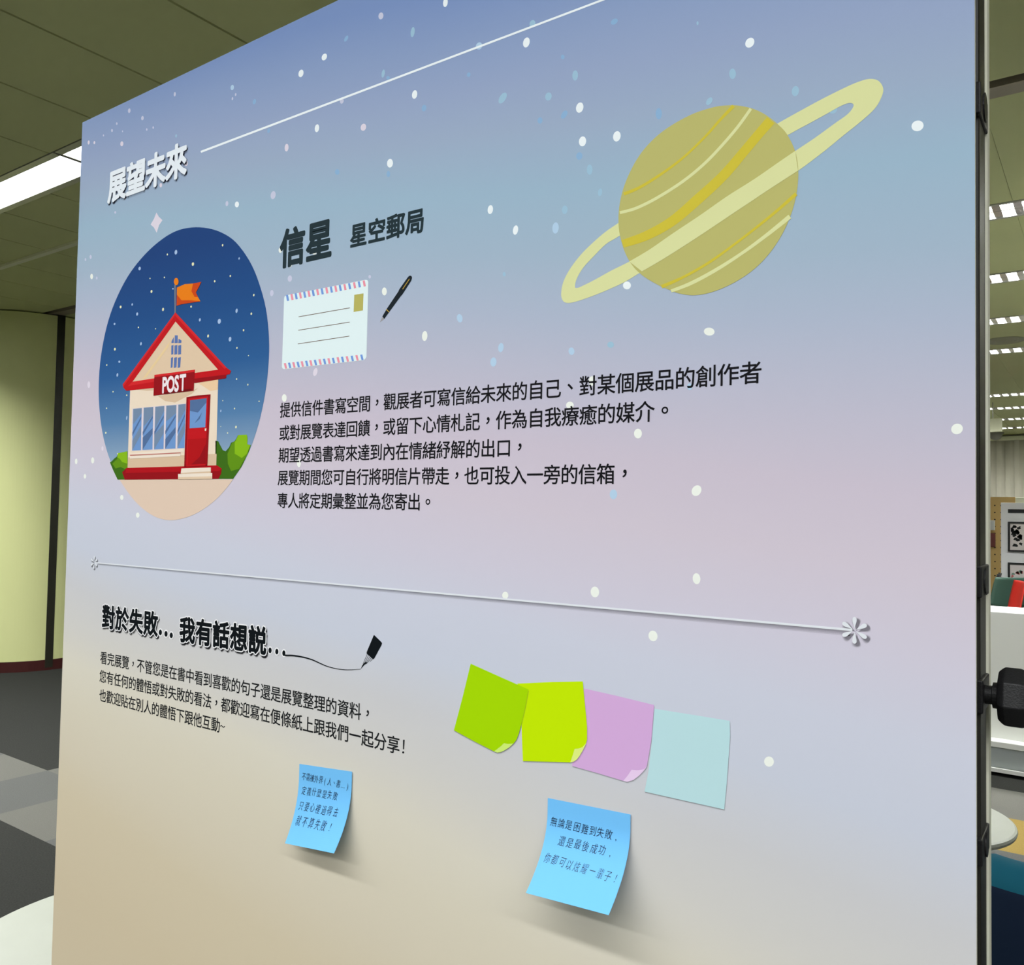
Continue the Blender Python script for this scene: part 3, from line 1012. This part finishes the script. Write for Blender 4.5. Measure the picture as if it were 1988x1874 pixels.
A.stroke(g((638, 1184), (760, 1130), (900, 1050), (1040, 950), (1170, 850), (1280, 760), (1380, 672)), [7, 5, 5, 4.5, 5, 5.5, 7], C_ye, 4)
A.stroke(g((690, 1208), (800, 1165), (940, 1090), (1080, 1000), (1210, 905), (1345, 797)), [6, 7, 7, 6, 7, 9], C_cr, 4)
fo = spline(g((1390, 545), (1250, 635), (1100, 735), (950, 835), (800, 935), (650, 1030), (530, 1100)), 5, closed=False)[0]
fi = spline(g((460, 1045), (570, 980), (700, 890), (850, 790), (1000, 685), (1150, 590), (1280, 500), (1375, 435)), 5, closed=False)[0]
A.poly(fo + fi, C_cr, 5)
A.build('planet_illustration', front, 'olive ringed planet printed at the upper right')

# ------------------------------------------------------------------ envelope and pen
A = Art()
g = crop(520, 380, 5.206)
C_en, C_pk, C_bl, C_br = ink('print_envelope_white', 228, 244, 246), ink('print_pink', 238, 150, 168), ink('print_blue', 118, 156, 222), ink('print_brown', 110, 90, 70)
env = g((165, 1040), (170, 1020), (190, 1006), (600, 927), (985, 851), (1005, 853), (1016, 870), (1008, 1250), (998, 1625), (990, 1645), (968, 1664), (560, 1710), (170, 1754), (150, 1748), (143, 1730), (154, 1380))
A.poly(env, C_en, 2)
top = lambda x: 1009 - 0.188 * (x - 165) + 1
for k, x in enumerate((200, 245, 287, 330, 373, 417, 460, 505, 550, 597, 643, 688, 733, 780, 827, 877, 925, 975)):
    y = top(x)
    A.poly(g((x - 16, y + 2), (x + 5, y - 2), (x + 17, y + 58), (x - 5, y + 62)), C_bl if k % 2 == 0 else C_pk, 3)
bot = lambda x: 1754 - 0.112 * (x - 145)
for k, x in enumerate((180, 222, 265, 308, 350, 395, 437, 483, 530, 575, 620, 665, 713, 757, 805, 855, 903, 952)):
    y = bot(x)
    A.poly(g((x - 18, y - 55), (x + 4, y - 58), (x + 17, y - 3), (x - 4, y)), C_pk if k % 2 == 0 else C_bl, 3)
for a, b in (((312, 1225), (832, 1134)), ((308, 1361), (828, 1278)), ((304, 1499), (825, 1420))):
    A.stroke(g(a, b), 1.2, C_br, 3)
A.poly(g((875, 1003), (968, 988), (962, 1160), (868, 1176)), ink('print_stamp_olive', 186, 180, 98), 3)
A.build('envelope_illustration', front, 'white airmail envelope with striped edges printed beside the round picture')
A = Art()
C_k = ink('print_black', 28, 36, 42)
C_gold = ink('print_gold', 200, 165, 60)
A.poly(g((1157, 1222), (1205, 1140), (1265, 1050), (1320, 968), (1330, 945), (1375, 882), (1415, 825), (1428, 811), (1442, 808), (1454, 815), (1459, 830), (1450, 860), (1405, 930), (1360, 1000), (1345, 1015), (1285, 1098), (1225, 1180), (1178, 1246)), C_k, 2)
A.poly(g((1157, 1226), (1177, 1244), (1132, 1282)), ink('print_nib_grey', 160, 158, 158), 2)
A.stroke(g((1199, 1150), (1227, 1178)), 1.4, C_gold, 3)
A.stroke(g((1363, 946), (1432, 842)), 1.2, C_gold, 3)
A.build('pen_illustration', front, 'black fountain pen printed beside the envelope')

# ------------------------------------------------------------------ post office in its round night picture
A = Art()
g = crop(180, 420, 3.122)
OC, OR = (-1.5437 * k_, EYE + 0.2679 * k_), 0.2905 * k_
M_night = ramp_mat('night_sky_print', [(EYE + 0.53 * k_, (30, 66, 124)), (EYE + 0.40 * k_, (34, 78, 136)), (EYE + 0.28 * k_, (46, 94, 150)), (EYE + 0.18 * k_, (86, 128, 172)), (EYE + 0.10 * k_, (140, 166, 192)), (EYE + 0.02 * k_, (165, 182, 190))],
                   (0, 0, 1), EYE, EYE + 0.6 * k_)
ovalp = spline(g((600, 68), (700, 73), (790, 103), (870, 160), (950, 270), (1005, 395), (1050, 560), (1069, 740), (1066, 900), (1045, 1080), (1003, 1270), (940, 1445), (855, 1590), (755, 1710), (640, 1795), (530, 1836),
                 (440, 1840), (350, 1806), (255, 1725), (165, 1600), (108, 1485), (65, 1340), (42, 1180), (37, 1020), (50, 850), (85, 670), (135, 520), (210, 370), (300, 250), (400, 155), (500, 92)), 4)
A.poly(ovalp, M_night, 2)
gy = 420 + 1594 / 3.122
C_gr = ink('print_sand', 226, 202, 182)
A.poly(g((852, 1594)) + [p for p in ovalp if p[1] >= gy + 0.5] + g((162, 1597)), C_gr, 3)
YS, WS = ink('print_star_yellow', 236, 236, 190), ink('print_star_blue', 170, 195, 228)
for x, y, w, h, c in ((788, 176, 11, 18, YS), (888, 256, 11, 17, WS), (453, 232, 10, 15, YS), (608, 290, 17, 26, YS), (285, 317, 18, 26, WS), (505, 218, 20, 34, WS), (348, 377, 8, 10, YS), (435, 371, 9, 12, YS), (835, 362, 11, 15, YS), (740, 394, 12, 16, YS),
                      (357, 456, 14, 22, YS), (977, 478, 11, 18, YS), (170, 550, 14, 20, YS), (240, 535, 11, 18, WS), (427, 565, 14, 24, YS), (597, 548, 12, 15, YS), (487, 440, 12, 10, WS), (270, 593, 14, 24, WS), (873, 573, 16, 32, WS), (962, 591, 12, 18, YS),
                      (133, 653, 13, 16, WS), (650, 628, 14, 24, WS), (768, 637, 24, 36, WS), (278, 674, 9, 11, YS), (382, 682, 8, 9, YS), (915, 691, 11, 16, YS), (700, 726, 13, 22, YS), (833, 745, 20, 34, WS), (293, 773, 13, 24, WS), (875, 798, 10, 14, YS),
                      (135, 806, 14, 20, YS), (162, 882, 15, 16, WS), (945, 845, 8, 8, YS), (86, 902, 9, 12, YS), (150, 962, 13, 26, WS), (873, 987, 9, 12, YS), (941, 1021, 9, 14, YS), (124, 1064, 9, 11, YS), (207, 1085, 9, 11, YS), (789, 1118, 7, 8, YS),
                      (1009, 1122, 9, 10, YS), (85, 1164, 9, 10, YS), (860, 1166, 9, 13, YS), (777, 1180, 9, 18, WS), (869, 1278, 12, 20, YS), (818, 1314, 9, 10, YS), (777, 1275, 6, 6, YS), (80, 1313, 11, 14, YS), (152, 1440, 9, 12, YS), (207, 1222, 9, 30, WS)):
    q = g((x, y))[0]
    A.ell(q[0], q[1], 0.82 * w / 3.122, 0.86 * h / 3.122, c, 3, 8, 10)
Gd, Gm, Gl = ink('print_dark_green', 62, 108, 24), ink('print_mid_green', 98, 146, 22), ink('print_light_green', 136, 186, 26)
A.poly(g((105, 1492), (118, 1484), (130, 1470), (148, 1456), (155, 1436), (185, 1430), (212, 1424), (215, 1596), (152, 1597), (125, 1540)), Gd, 4)
A.poly(g((120, 1500), (150, 1470), (155, 1436), (185, 1430), (211, 1425), (213, 1540), (170, 1520), (140, 1530)), Gm, 5)
A.poly(g((150, 1462), (155, 1436), (185, 1430), (211, 1425), (212, 1500), (180, 1490), (165, 1470)), Gl, 6)
A.poly(g((745, 1360), (762, 1364), (772, 1385), (790, 1418), (806, 1425), (818, 1412), (828, 1400), (840, 1372), (858, 1366), (870, 1350), (882, 1326), (935, 1324), (940, 1345), (938, 1382), (960, 1388), (950, 1420), (905, 1515), (852, 1592), (745, 1592)), Gd, 4)
A.poly(g((818, 1440), (835, 1400), (845, 1375), (865, 1360), (950, 1388), (942, 1440), (905, 1500), (890, 1530), (840, 1545), (820, 1500)), Gm, 5)
A.poly(g((862, 1372), (872, 1352), (884, 1326), (935, 1324), (940, 1345), (938, 1382), (958, 1388), (935, 1440), (905, 1466), (880, 1450), (862, 1440)), Gl, 6)
Cw, Cg, Cd = ink('print_wall_cream', 238, 220, 198), ink('print_gable_peach', 226, 200, 170), ink('print_wall_tan', 218, 190, 160)
Rd, Rb, Rk = ink('print_red', 196, 22, 30), ink('print_bright_red', 214, 40, 44), ink('print_deep_red', 150, 14, 24)
A.poly(g((228, 1050), (762, 970), (748, 1515), (212, 1526)), Cw, 4)
A.poly(g((215, 1462), (752, 1440), (750, 1515), (212, 1526)), Cd, 5)
A.poly(g((640, 1012), (762, 985), (760, 1050), (715, 1060), (670, 1030)), ink('print_wall_apricot', 238, 204, 164), 5)
A.poly(g((395, 1090), (600, 1060), (640, 1040), (600, 1078), (500, 1130), (440, 1120)), Cd, 5)
A.poly(g((255, 1050), (380, 1040), (380, 1055), (330, 1058)), Cd, 5)
A.poly(g((240, 1005), (503, 638), (770, 932)), Cg, 5)
A.poly(g((298, 990), (318, 965), (470, 758), (462, 790), (325, 978)), ink('print_gable_light', 234, 206, 158), 6)
A.poly(g((503, 583), (183, 1020), (188, 1040), (205, 1058), (242, 1005), (503, 640)), Rd, 7)
A.poly(g((503, 583), (503, 600), (190, 1030), (183, 1020)), Rb, 8)
A.poly(g((503, 583), (815, 920), (840, 938), (830, 960), (765, 934), (503, 638)), Rd, 7)
A.poly(g((503, 583), (815, 920), (800, 925), (503, 605)), Rb, 8)
A.poly(g((205, 1058), (225, 1020), (242, 1003), (380, 982), (378, 1040)), Rd, 7.4)
A.poly(g((215, 1030), (242, 1003), (380, 982), (380, 1002)), Rb, 8)
A.poly(g((618, 950), (765, 930), (840, 938), (833, 955), (812, 962), (810, 982), (760, 990), (618, 1012)), Rd, 7.4)
A.poly(g((618, 985), (810, 960), (810, 982), (760, 990), (618, 1012)), Rk, 8)
A.poly(g((376, 962), (622, 930), (614, 1058), (370, 1088)), Rk, 9)
A.poly(g((376, 962), (622, 930), (621, 944), (376, 976)), Rb, 10)
A.poly(g((430, 1068), (600, 1046), (604, 1058), (440, 1080)), ink('print_sign_dark', 112, 10, 18), 10)
for cx0, cx1, dx in ((478, 491, 0), (497, 515, 0), (520, 538, 0)):
    tp = 742 if cx0 != 497 else 722
    A.poly(g((cx0 + 2, tp + (14 if cx0 == 478 else 0)), (cx1 + 2, tp - (10 if cx0 == 478 else 0) + (12 if cx0 == 520 else 0)), (cx1 + (2 if cx0 != 520 else 0), 768), (cx0, 770)), ink('print_window_slate', 92, 118, 176), 6)
    A.poly(g((cx0, 784), (cx1, 780), (cx1 - 1, 836), (cx0 - 1, 840)), ink('print_window_slate', 92, 118, 176), 6)
    A.poly(g((cx0 - 2, 858), (cx1 - 2, 854), (cx1 - 6, 916), (cx0 - 4, 920)), ink('print_window_slate', 92, 118, 176), 6)
A.poly(g((240, 1166), (568, 1134), (562, 1408), (236, 1424)), ink('print_window_frame', 226, 214, 220), 6)
P1, P2, P3 = ink('print_pane_blue', 112, 152, 206), ink('print_pane_grey', 118, 140, 168), ink('print_pane_dark', 84, 112, 156)
panes = (((247, 1168), (299, 1163), (294, 1418), (241, 1421)), ((311, 1161), (369, 1156), (364, 1414), (304, 1417)), ((381, 1155), (436, 1150), (431, 1411), (374, 1414)), ((448, 1149), (509, 1144), (503, 1408), (441, 1411)), ((521, 1142), (566, 1138), (558, 1405), (515, 1407)))
for k, q in enumerate(panes):
    A.poly(g(*q), P1, 7)
    (x0, y0), (x1, y1), (x2, y2), (x3, y3) = q
    A.poly(g((x0, y0), (x1, y1), (x1 - 1, y1 + 30 + 20 * (k % 2)), (x0 - 1, y0 + 95 + 20 * (k % 3))), P2, 8)
    A.poly(g((x3, y3), (x3 + 1, y3 - 60 - 15 * (k % 3)), (x2 + 1, y2 - 150 + 20 * (k % 2)), (x2, y2 - 95)), P2 if k % 2 == 0 else P3, 8)
    A.poly(g((x3 + 1, y3 - 110), (x2 + 2, y2 - 205), (x2 + 2, y2 - 190), (x3 + 1, y3 - 88)), P3, 8)
A.poly(g((228, 1440), (550, 1408), (552, 1428), (228, 1452)), ink('print_sill', 240, 226, 210), 7)
A.poly(g((228, 1446), (535, 1432), (535, 1437), (228, 1452)), ink('print_sill_line', 196, 120, 110), 8)
A.poly(g((226, 1454), (535, 1438), (532, 1454), (228, 1470)), ink('print_sill', 240, 226, 210), 8)
A.poly(g((570, 1097), (640, 1086), (716, 1080), (697, 1514), (556, 1520)), Rk, 8)
A.poly(g((582, 1106), (702, 1092), (686, 1512), (568, 1518)), Rd, 9)
A.poly(g((593, 1116), (693, 1103), (685, 1279), (590, 1286)), P1, 10)
A.poly(g((593, 1116), (693, 1103), (691, 1130), (640, 1190), (592, 1180)), P3, 11)
A.poly(g((620, 1255), (665, 1190), (650, 1230)), P3, 11)
A.poly(g((580, 1352), (692, 1345), (688, 1500), (578, 1507)), ink('print_door_panel', 180, 18, 24), 10)
A.poly(g((688, 1380), (686, 1500), (600, 1505), (650, 1460)), Rk, 11)
A.poly(g((682, 1287), (692, 1286), (690, 1301), (682, 1302)), ink('print_sill', 240, 226, 210), 11)
A.poly(g((206, 1526), (755, 1510), (784, 1530), (780, 1560), (764, 1592), (196, 1597), (180, 1552)), Rk, 7)
A.poly(g((206, 1526), (755, 1510), (784, 1530), (770, 1545), (200, 1556)), ink('print_base_red', 178, 18, 28), 8)
A.poly(g((540, 1529), (718, 1523), (718, 1546), (536, 1556)), ink('print_sill', 240, 226, 210), 9)
A.poly(g((536, 1556), (718, 1546), (718, 1557), (536, 1562)), Cd, 9)
A.poly(g((520, 1563), (727, 1556), (727, 1593), (520, 1596)), ink('print_sill', 240, 226, 210), 10)
A.poly(g((520, 1582), (727, 1576), (727, 1593), (520, 1596)), Cg, 11)
A.poly(g((496, 415), (505, 415), (505, 590), (497, 590)), ink('print_pole_grey', 120, 124, 134), 6)
A.ell(180 + 508 / 3.122, 420 + 396 / 3.122, 28 / 3.122, 44 / 3.122, ink('print_orange', 236, 128, 20), 7)
A.poly(g((512, 433), (560, 412), (610, 408), (660, 398), (645, 430), (627, 462), (640, 490), (655, 516), (590, 524), (540, 532), (510, 543)), ink('print_orange', 236, 128, 20), 7)
A.poly(g((512, 475), (540, 510), (600, 510), (655, 516), (590, 526), (540, 534), (510, 543)), ink('print_flag_red', 206, 72, 22), 8)
A.poly(g((610, 408), (660, 398), (645, 430), (627, 462), (640, 490), (620, 490), (600, 455)), ink('print_flag_red', 206, 72, 22), 8)
letters(A, 'POST', (180 + 440 / 3.122, 420 + 1015 / 3.122), (180 + 549 / 3.122, 420 + 1000 / 3.122), ink('print_sign_white', 244, 232, 236), 12, grow=0.035, size=1.62, height=1.35)
A.build('post_office_illustration', front, 'round night picture of a red-roofed post office with an orange flag')

# ------------------------------------------------------------------ titles
# the artwork's own drop-shadow effect is ink in the print (it would stay put if the lamps moved): thin grey washes
A = Art()
WASH = ink('print_wash_slate', 60, 66, 92, alpha=0.11)
t0, t1 = (227.7, 356.5), (342.5, 312)
for gr, dx in ((0.085, 0.0016), (0.06, 0.0018), (0.04, 0.0020)):
    letters(A, '展望未來', t0, t1, WASH, 2, grow=gr, shift=(dx, -0.0022), size=0.99)
letters(A, '展望未來', t0, t1, ink('print_title_white', 236, 243, 250), 5, grow=0.036, size=1.02)
A.build('title_text', front, 'white Chinese title printed at the upper left')
A = Art()
A.stroke([(390, 295), (780, 147.5), (1170, 0), (1330, -60)], 4.0, W_, 2, smooth=False)
A.build('title_line', front, 'thin white line rising from the title')
A = Art()
C_hd = ink('print_heading_slate', 36, 52, 58)
letters(A, '信星', (568, 477), (619.5, 464.2), C_hd, 2, grow=0.036, size=0.99, height=1.06)
A.build('heading_text', front, 'large dark two-letter Chinese heading beside the round picture')
A = Art()
letters(A, '星空郵局', (696.3, 454.5), (806, 428.7), C_hd, 2, grow=0.030, size=0.98, height=1.02)
A.build('subheading_text', front, 'smaller dark Chinese heading right of the large one')

C_tx = ink('print_text_black', 22, 22, 26)
for txt, p0, p1, li in (
        ('提供信件書寫空間，觀展者可寫信給未來的自己、對某個展品的創作者', (553.8, 795.5), (1457.5, 722.5), None),
        ('或對展覽表達回饋，或留下心情札記，作為自我療癒的媒介。', (552.2, 839.8), (1252, 798), 25),
        ('期望透過書寫來達到內在情緒紓解的出口，', (551, 883.2), (978, 868.5), 17),
        ('展覽期間您可自行將明信片帶走，也可投入一旁的信箱，', (549.5, 927), (1176, 919.2), 23),
        ('專人將定期彙整並為您寄出。', (548.8, 971), (804.2, 973.5), 11)):
    A = Art()
    letters(A, txt, p0, p1, C_tx, 2, size=1.025, last_i=li, grow=0.010)
    A.build('text_line', front)

# divider with its two six-petal flowers
A = Art()
WG = ink('print_wash_grey', 70, 70, 76, alpha=0.13)
for k, (dy, w) in enumerate(((3.5, 5), (5.5, 7), (7.0, 10))):
    A.stroke([(190, 1093 + dy * 0.35), (1650, 1223 + dy)], [w * 0.4, w], WG, 2 + k * 0.3, smooth=False)
C_dv = ink('print_divider_white', 226, 230, 236)
A.stroke([(184, 1092.6), (1655, 1223.4)], [2.2, 4.6], C_dv, 4, smooth=False)


def flower(c, R, m, layer, dx=0, dz=0, fat=1.0):
    for k in range(6):
        a = math.pi / 2 + k * math.pi / 3
        pts = []
        for j in range(20):
            t = 2 * math.pi * j / 20
            l = 0.5 - 0.5 * math.cos(t)
            wd = math.sin(t) * 0.27 * fat * (l ** 1.3)
            l = 0.04 + l * 0.96
            pts.append((c.x + dx + R * (l * math.cos(a) - wd * math.sin(a)), c.y + dz + R * (l * math.sin(a) + wd * math.cos(a))))
        A.poly(pts, m, layer, px=False)


for px, py, R in ((1659, 1224, 0.0092), (183, 1092, 0.0088)):
    c = at(px, py)
    for q, ft in enumerate((1.9, 1.6, 1.35, 1.1)):
        flower(c, R * (1.12 - 0.04 * q), WG, 2 + q * 0.3, 0.0012 + 0.0002 * q, -0.0014, ft)
    flower(c, R, C_dv, 4)
A.build('divider_line', front, 'pale divider line with a six-petal flower at each end')

# headline of the lower half
A = Art()
HK, HW = ink('print_headline_black', 14, 20, 24), ink('print_halo_white', 238, 238, 240)
for txt, p0, p1, sz in (('對於失敗', (211, 1197), (293, 1209.2), 0.97), ('我有話想説', (364, 1222), (500, 1241.3), 0.97)):
    for gr in (0.07, 0.09, 0.11):
        letters(A, txt, p0, p1, WG, 2, grow=gr, shift=(0.0016, -0.0018), size=sz)
    letters(A, txt, p0, p1, HW, 4, grow=0.080, size=sz)
    letters(A, txt, p0, p1, HK, 6, grow=0.036, size=sz)
for dots in (((311.8, 1228), (322.7, 1230.8), (332.9, 1233.7)), ((524.7, 1262.9), (537.9, 1265.3), (551.5, 1268.3))):
    for x, y in dots:
        A.ell(x, y, 9.5, 16, HW, 4, 0)
        A.ell(x, y, 6.2, 11, HK, 6, 0)
A.build('headline_text', front, 'black Chinese headline with white outline in the lower half')
A = Art()
g = crop(460, 1160, 5.522)
A.stroke(g((500, 612), (530, 622), (600, 623), (700, 638), (800, 665), (880, 700), (960, 735), (1050, 760), (1150, 775), (1240, 775), (1332, 768)), [2.6, 3.2, 3.0, 2.6, 2.2, 2.0, 1.6, 1.3, 1.1, 0.8, 0.5], HK, 7)
A.poly(g((1468, 405), (1474, 405), (1552, 482), (1557, 494), (1552, 510), (1474, 655), (1464, 662), (1398, 608), (1391, 598), (1393, 584)), HK, 3)
A.poly(g((1328, 768), (1345, 728), (1368, 700), (1376, 694), (1402, 698), (1394, 710), (1372, 720)), HK, 3)
for a, b in (((1398, 608), (1352, 715)), ((1412, 622), (1372, 700)), ((1428, 634), (1388, 697)), ((1444, 646), (1400, 698)), ((1456, 655), (1430, 688)), ((1392, 600), (1462, 662))):
    A.stroke(g(a, b), 0.8, HK, 3)
A.build('pen_nib_illustration', front, 'black pen nib drawing a curved line after the headline')

for txt, p0, p1, li in (('看完展覽，不管您是在書中看到喜歡的句子還是展覽整理的資料，', (201.5, 1277), (689.8, 1379.5), 27),
                        ('您有任何的體悟或對失敗的看法，都歡迎寫在便條紙上跟我們一起分享', (200, 1313), (763.8, 1444.8), None),
                        ('也歡迎貼在別人的體悟下跟他互動', (199.7, 1350), (418.7, 1406.4), None)):
    A = Art()
    letters(A, txt, p0, p1, ink('print_text_grey', 30, 32, 34), 2, size=1.015, last_i=li, grow=0.010)
    if txt.endswith('享'):
        A.stroke([(784.2, 1436.5), (783.6, 1455)], [3.4, 2.2], ink('print_text_grey', 34, 36, 38), 2, smooth=False)
        A.ell(782.9, 1461, 4, 4.4, ink('print_text_grey', 34, 36, 38), 2)
    if txt.startswith('也'):
        g = crop(170, 1080, 5.206)
        A.stroke(g((1342, 1722), (1352, 1712), (1364, 1722), (1376, 1730), (1388, 1718)), 1.6, ink('print_text_grey', 34, 36, 38), 2)
    A.build('text_line', front)

# four printed paper notes
g = crop(860, 1270, 3.313)
NOTES = (
    ('lime green printed note, lowest layer left of the yellow green one', ink('print_lime', 166, 216, 0), ink('print_lime_light', 206, 236, 118), 7,
     ((180, 62), (365, 145), (552, 228), (530, 345), (505, 455), (490, 510), (475, 550), (455, 576), (425, 603), (395, 621), (370, 632), (350, 634), (330, 626), (200, 560), (72, 490), (130, 270)),
     ((330, 626), (352, 610), (375, 592), (394, 573), (420, 578), (456, 575), (425, 603), (395, 621), (370, 632), (350, 634))),
    ('yellow green printed note between the lime and the pink one', ink('print_yellow_green', 196, 232, 0), ink('print_yellow_light', 224, 240, 130), 5,
     ((480, 190), (700, 180), (900, 176), (910, 280), (920, 380), (928, 470), (928, 550), (916, 590), (900, 620), (880, 655), (862, 678), (840, 693), (820, 697), (670, 693), (515, 688), (505, 440)),
     ((820, 697), (836, 650), (848, 610), (875, 608), (900, 598), (926, 568), (900, 620), (880, 655), (862, 678), (840, 693))),
    ('pink printed note between the yellow green and the pale blue one', ink('print_note_pink', 213, 171, 219), ink('print_note_pink_light', 232, 205, 236), 3,
     ((905, 221), (1130, 272), (1358, 328), (1350, 440), (1340, 560), (1312, 725), (1292, 752), (1260, 785), (1225, 811), (1185, 823), (1160, 816), (1000, 768), (830, 720), (860, 480)),
     ((1160, 816), (1190, 780), (1214, 744), (1250, 748), (1290, 742), (1312, 726), (1292, 752), (1260, 785), (1225, 811), (1185, 823))),
    ('pale blue printed note at the right end of the four', ink('print_note_ice', 186, 221, 226), None, 4.2,
     ((1362, 352), (1600, 390), (1845, 430), (1848, 520), (1840, 640), (1826, 830), (1810, 1000), (1550, 942), (1297, 885), (1322, 760), (1345, 560)), None))
for lab, c1, c2, lay, o_, cu in NOTES:
    A = Art()
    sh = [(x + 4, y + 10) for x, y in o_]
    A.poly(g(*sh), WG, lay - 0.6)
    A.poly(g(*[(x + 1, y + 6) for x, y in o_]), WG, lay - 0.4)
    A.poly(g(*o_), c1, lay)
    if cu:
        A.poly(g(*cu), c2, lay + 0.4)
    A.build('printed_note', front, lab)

# ================================================================== TWO REAL STICKY NOTES
M_sticky = mat('blue_sticky_paper', rgb(112, 186, 238), 0.6, spec=0.1, noise=0.01, nscale=30)
M_pen = mat('ballpoint_ink', rgb(16, 20, 56), 0.5)


class Note:
    """a square of paper stuck along its top edge, curling away from the board towards its bottom"""

    def __init__(self, tl, tr, drop, lift, name, label):
        self.A, self.B = tl, tr
        self.u = (tr - tl)
        self.drop, self.lift = drop, lift
        self.name, self.label = name, label

    def at(self, a, b, out=0.0):
        dl = self.drop[0] + (self.drop[1] - self.drop[0]) * a
        lf = self.lift[0] + (self.lift[1] - self.lift[0]) * a
        s = max(0.0, (b - 0.16) / 0.84)
        y = lf * s ** 2.1
        p = self.A + self.u * a
        d = Vector((-self.u.y, self.u.x)).normalized()    # up, on the board
        sl = lf * 2.1 * s ** 1.1 / 0.84 / dl
        nrm = Vector((0, -1, -sl)).normalized()
        q = Vector((p.x, -0.0012 - y, p.y)) - Vector((0, 0, 1)) * (b * dl)
        return q + nrm * out

    def build(self):
        bm = bmesh.new()
        n = 44
        gr = [[bm.verts.new(self.at(i / 8, j / n)) for i in range(9)] for j in range(n + 1)]
        for j in range(n):
            for i in range(8):
                bm.faces.new((gr[j][i], gr[j + 1][i], gr[j + 1][i + 1], gr[j][i + 1]))
        bm.normal_update()
        bmesh.ops.solidify(bm, geom=bm.faces[:], thickness=0.00012)
        self.o = obj(self.name, bm, M_sticky)
        tag(self.o, self.label, 'sticky note', 'blue sticky notes on the board')
        self.tv, self.tf, self.tm = [], [], []
        return self

    def surf(self, pts, fs, m):
        b = len(self.tv)
        self.tv += pts
        self.tf += [[b + i for i in f] for f in fs]

    def text(self, txt, p0, p1, size, last_i=None, height=1.4):
        # note coordinates run right (a) and down (b); letters() works with y up
        letters(self, txt, (p0[0], -p0[1]), (p1[0], -p1[1]), M_pen, 0, size=size * 0.86, last_i=last_i, thin=-0.010, height=height,
                place=lambda x, y, l: self.at(x, -y, 0.0004), slant=0.18, jitter=0.05)

    def finish(self):
        me = bpy.data.meshes.new('handwriting')
        me.from_pydata(self.tv, [], self.tf)
        me.materials.append(M_pen)
        me.update()
        link('handwriting', me, self.o)


def bottom(tl, tr, bl, br):
    """drop and lift of the two lower corners, from where they show in the photograph"""
    out = []
    for top, b in ((tl, bl), (tr, br)):
        T = at(*top)
        P = hit(*b, x=T.x)
        out.append((T.y - P.z, -P.y))
    return tuple(o[0] for o in out), tuple(o[1] for o in out)


q = ((583, 1483), (685, 1498), (555, 1637), (650, 1656.5))
dr, lf = bottom(*q)
nt_ = Note(at(*q[0]), at(*q[1]), dr, lf, 'sticky_note', 'blue sticky note with four handwritten lines, left one on the board').build()
nt_.text('不需被外界(人、書…)', (0.10, 0.15), (0.93, 0.19), 1.15)
nt_.text('定義什麼是失敗', (0.12, 0.335), (0.72, 0.345), 1.0)
nt_.text('只要心裡過得去', (0.11, 0.53), (0.78, 0.545), 0.95)
nt_.text('就不算失敗!', (0.13, 0.715), (0.76, 0.725), 0.92)
nt_.finish()
q = ((1065, 1549), (1225.5, 1581), (1022.5, 1733), (1183, 1776))
dr, lf = bottom(*q)
nt_ = Note(at(*q[0]), at(*q[1]), dr, lf, 'sticky_note', 'blue sticky note with three handwritten lines, right one below the printed notes').build()
nt_.text('無論是困難到失敗,', (0.09, 0.265), (0.76, 0.28), 1.08, last_i=7)
nt_.text('還是最後成功,', (0.22, 0.455), (0.71, 0.46), 1.0, last_i=5)
nt_.text('你都可以炫耀一輩子!', (0.10, 0.655), (0.845, 0.69), 0.98, last_i=8)
nt_.finish()
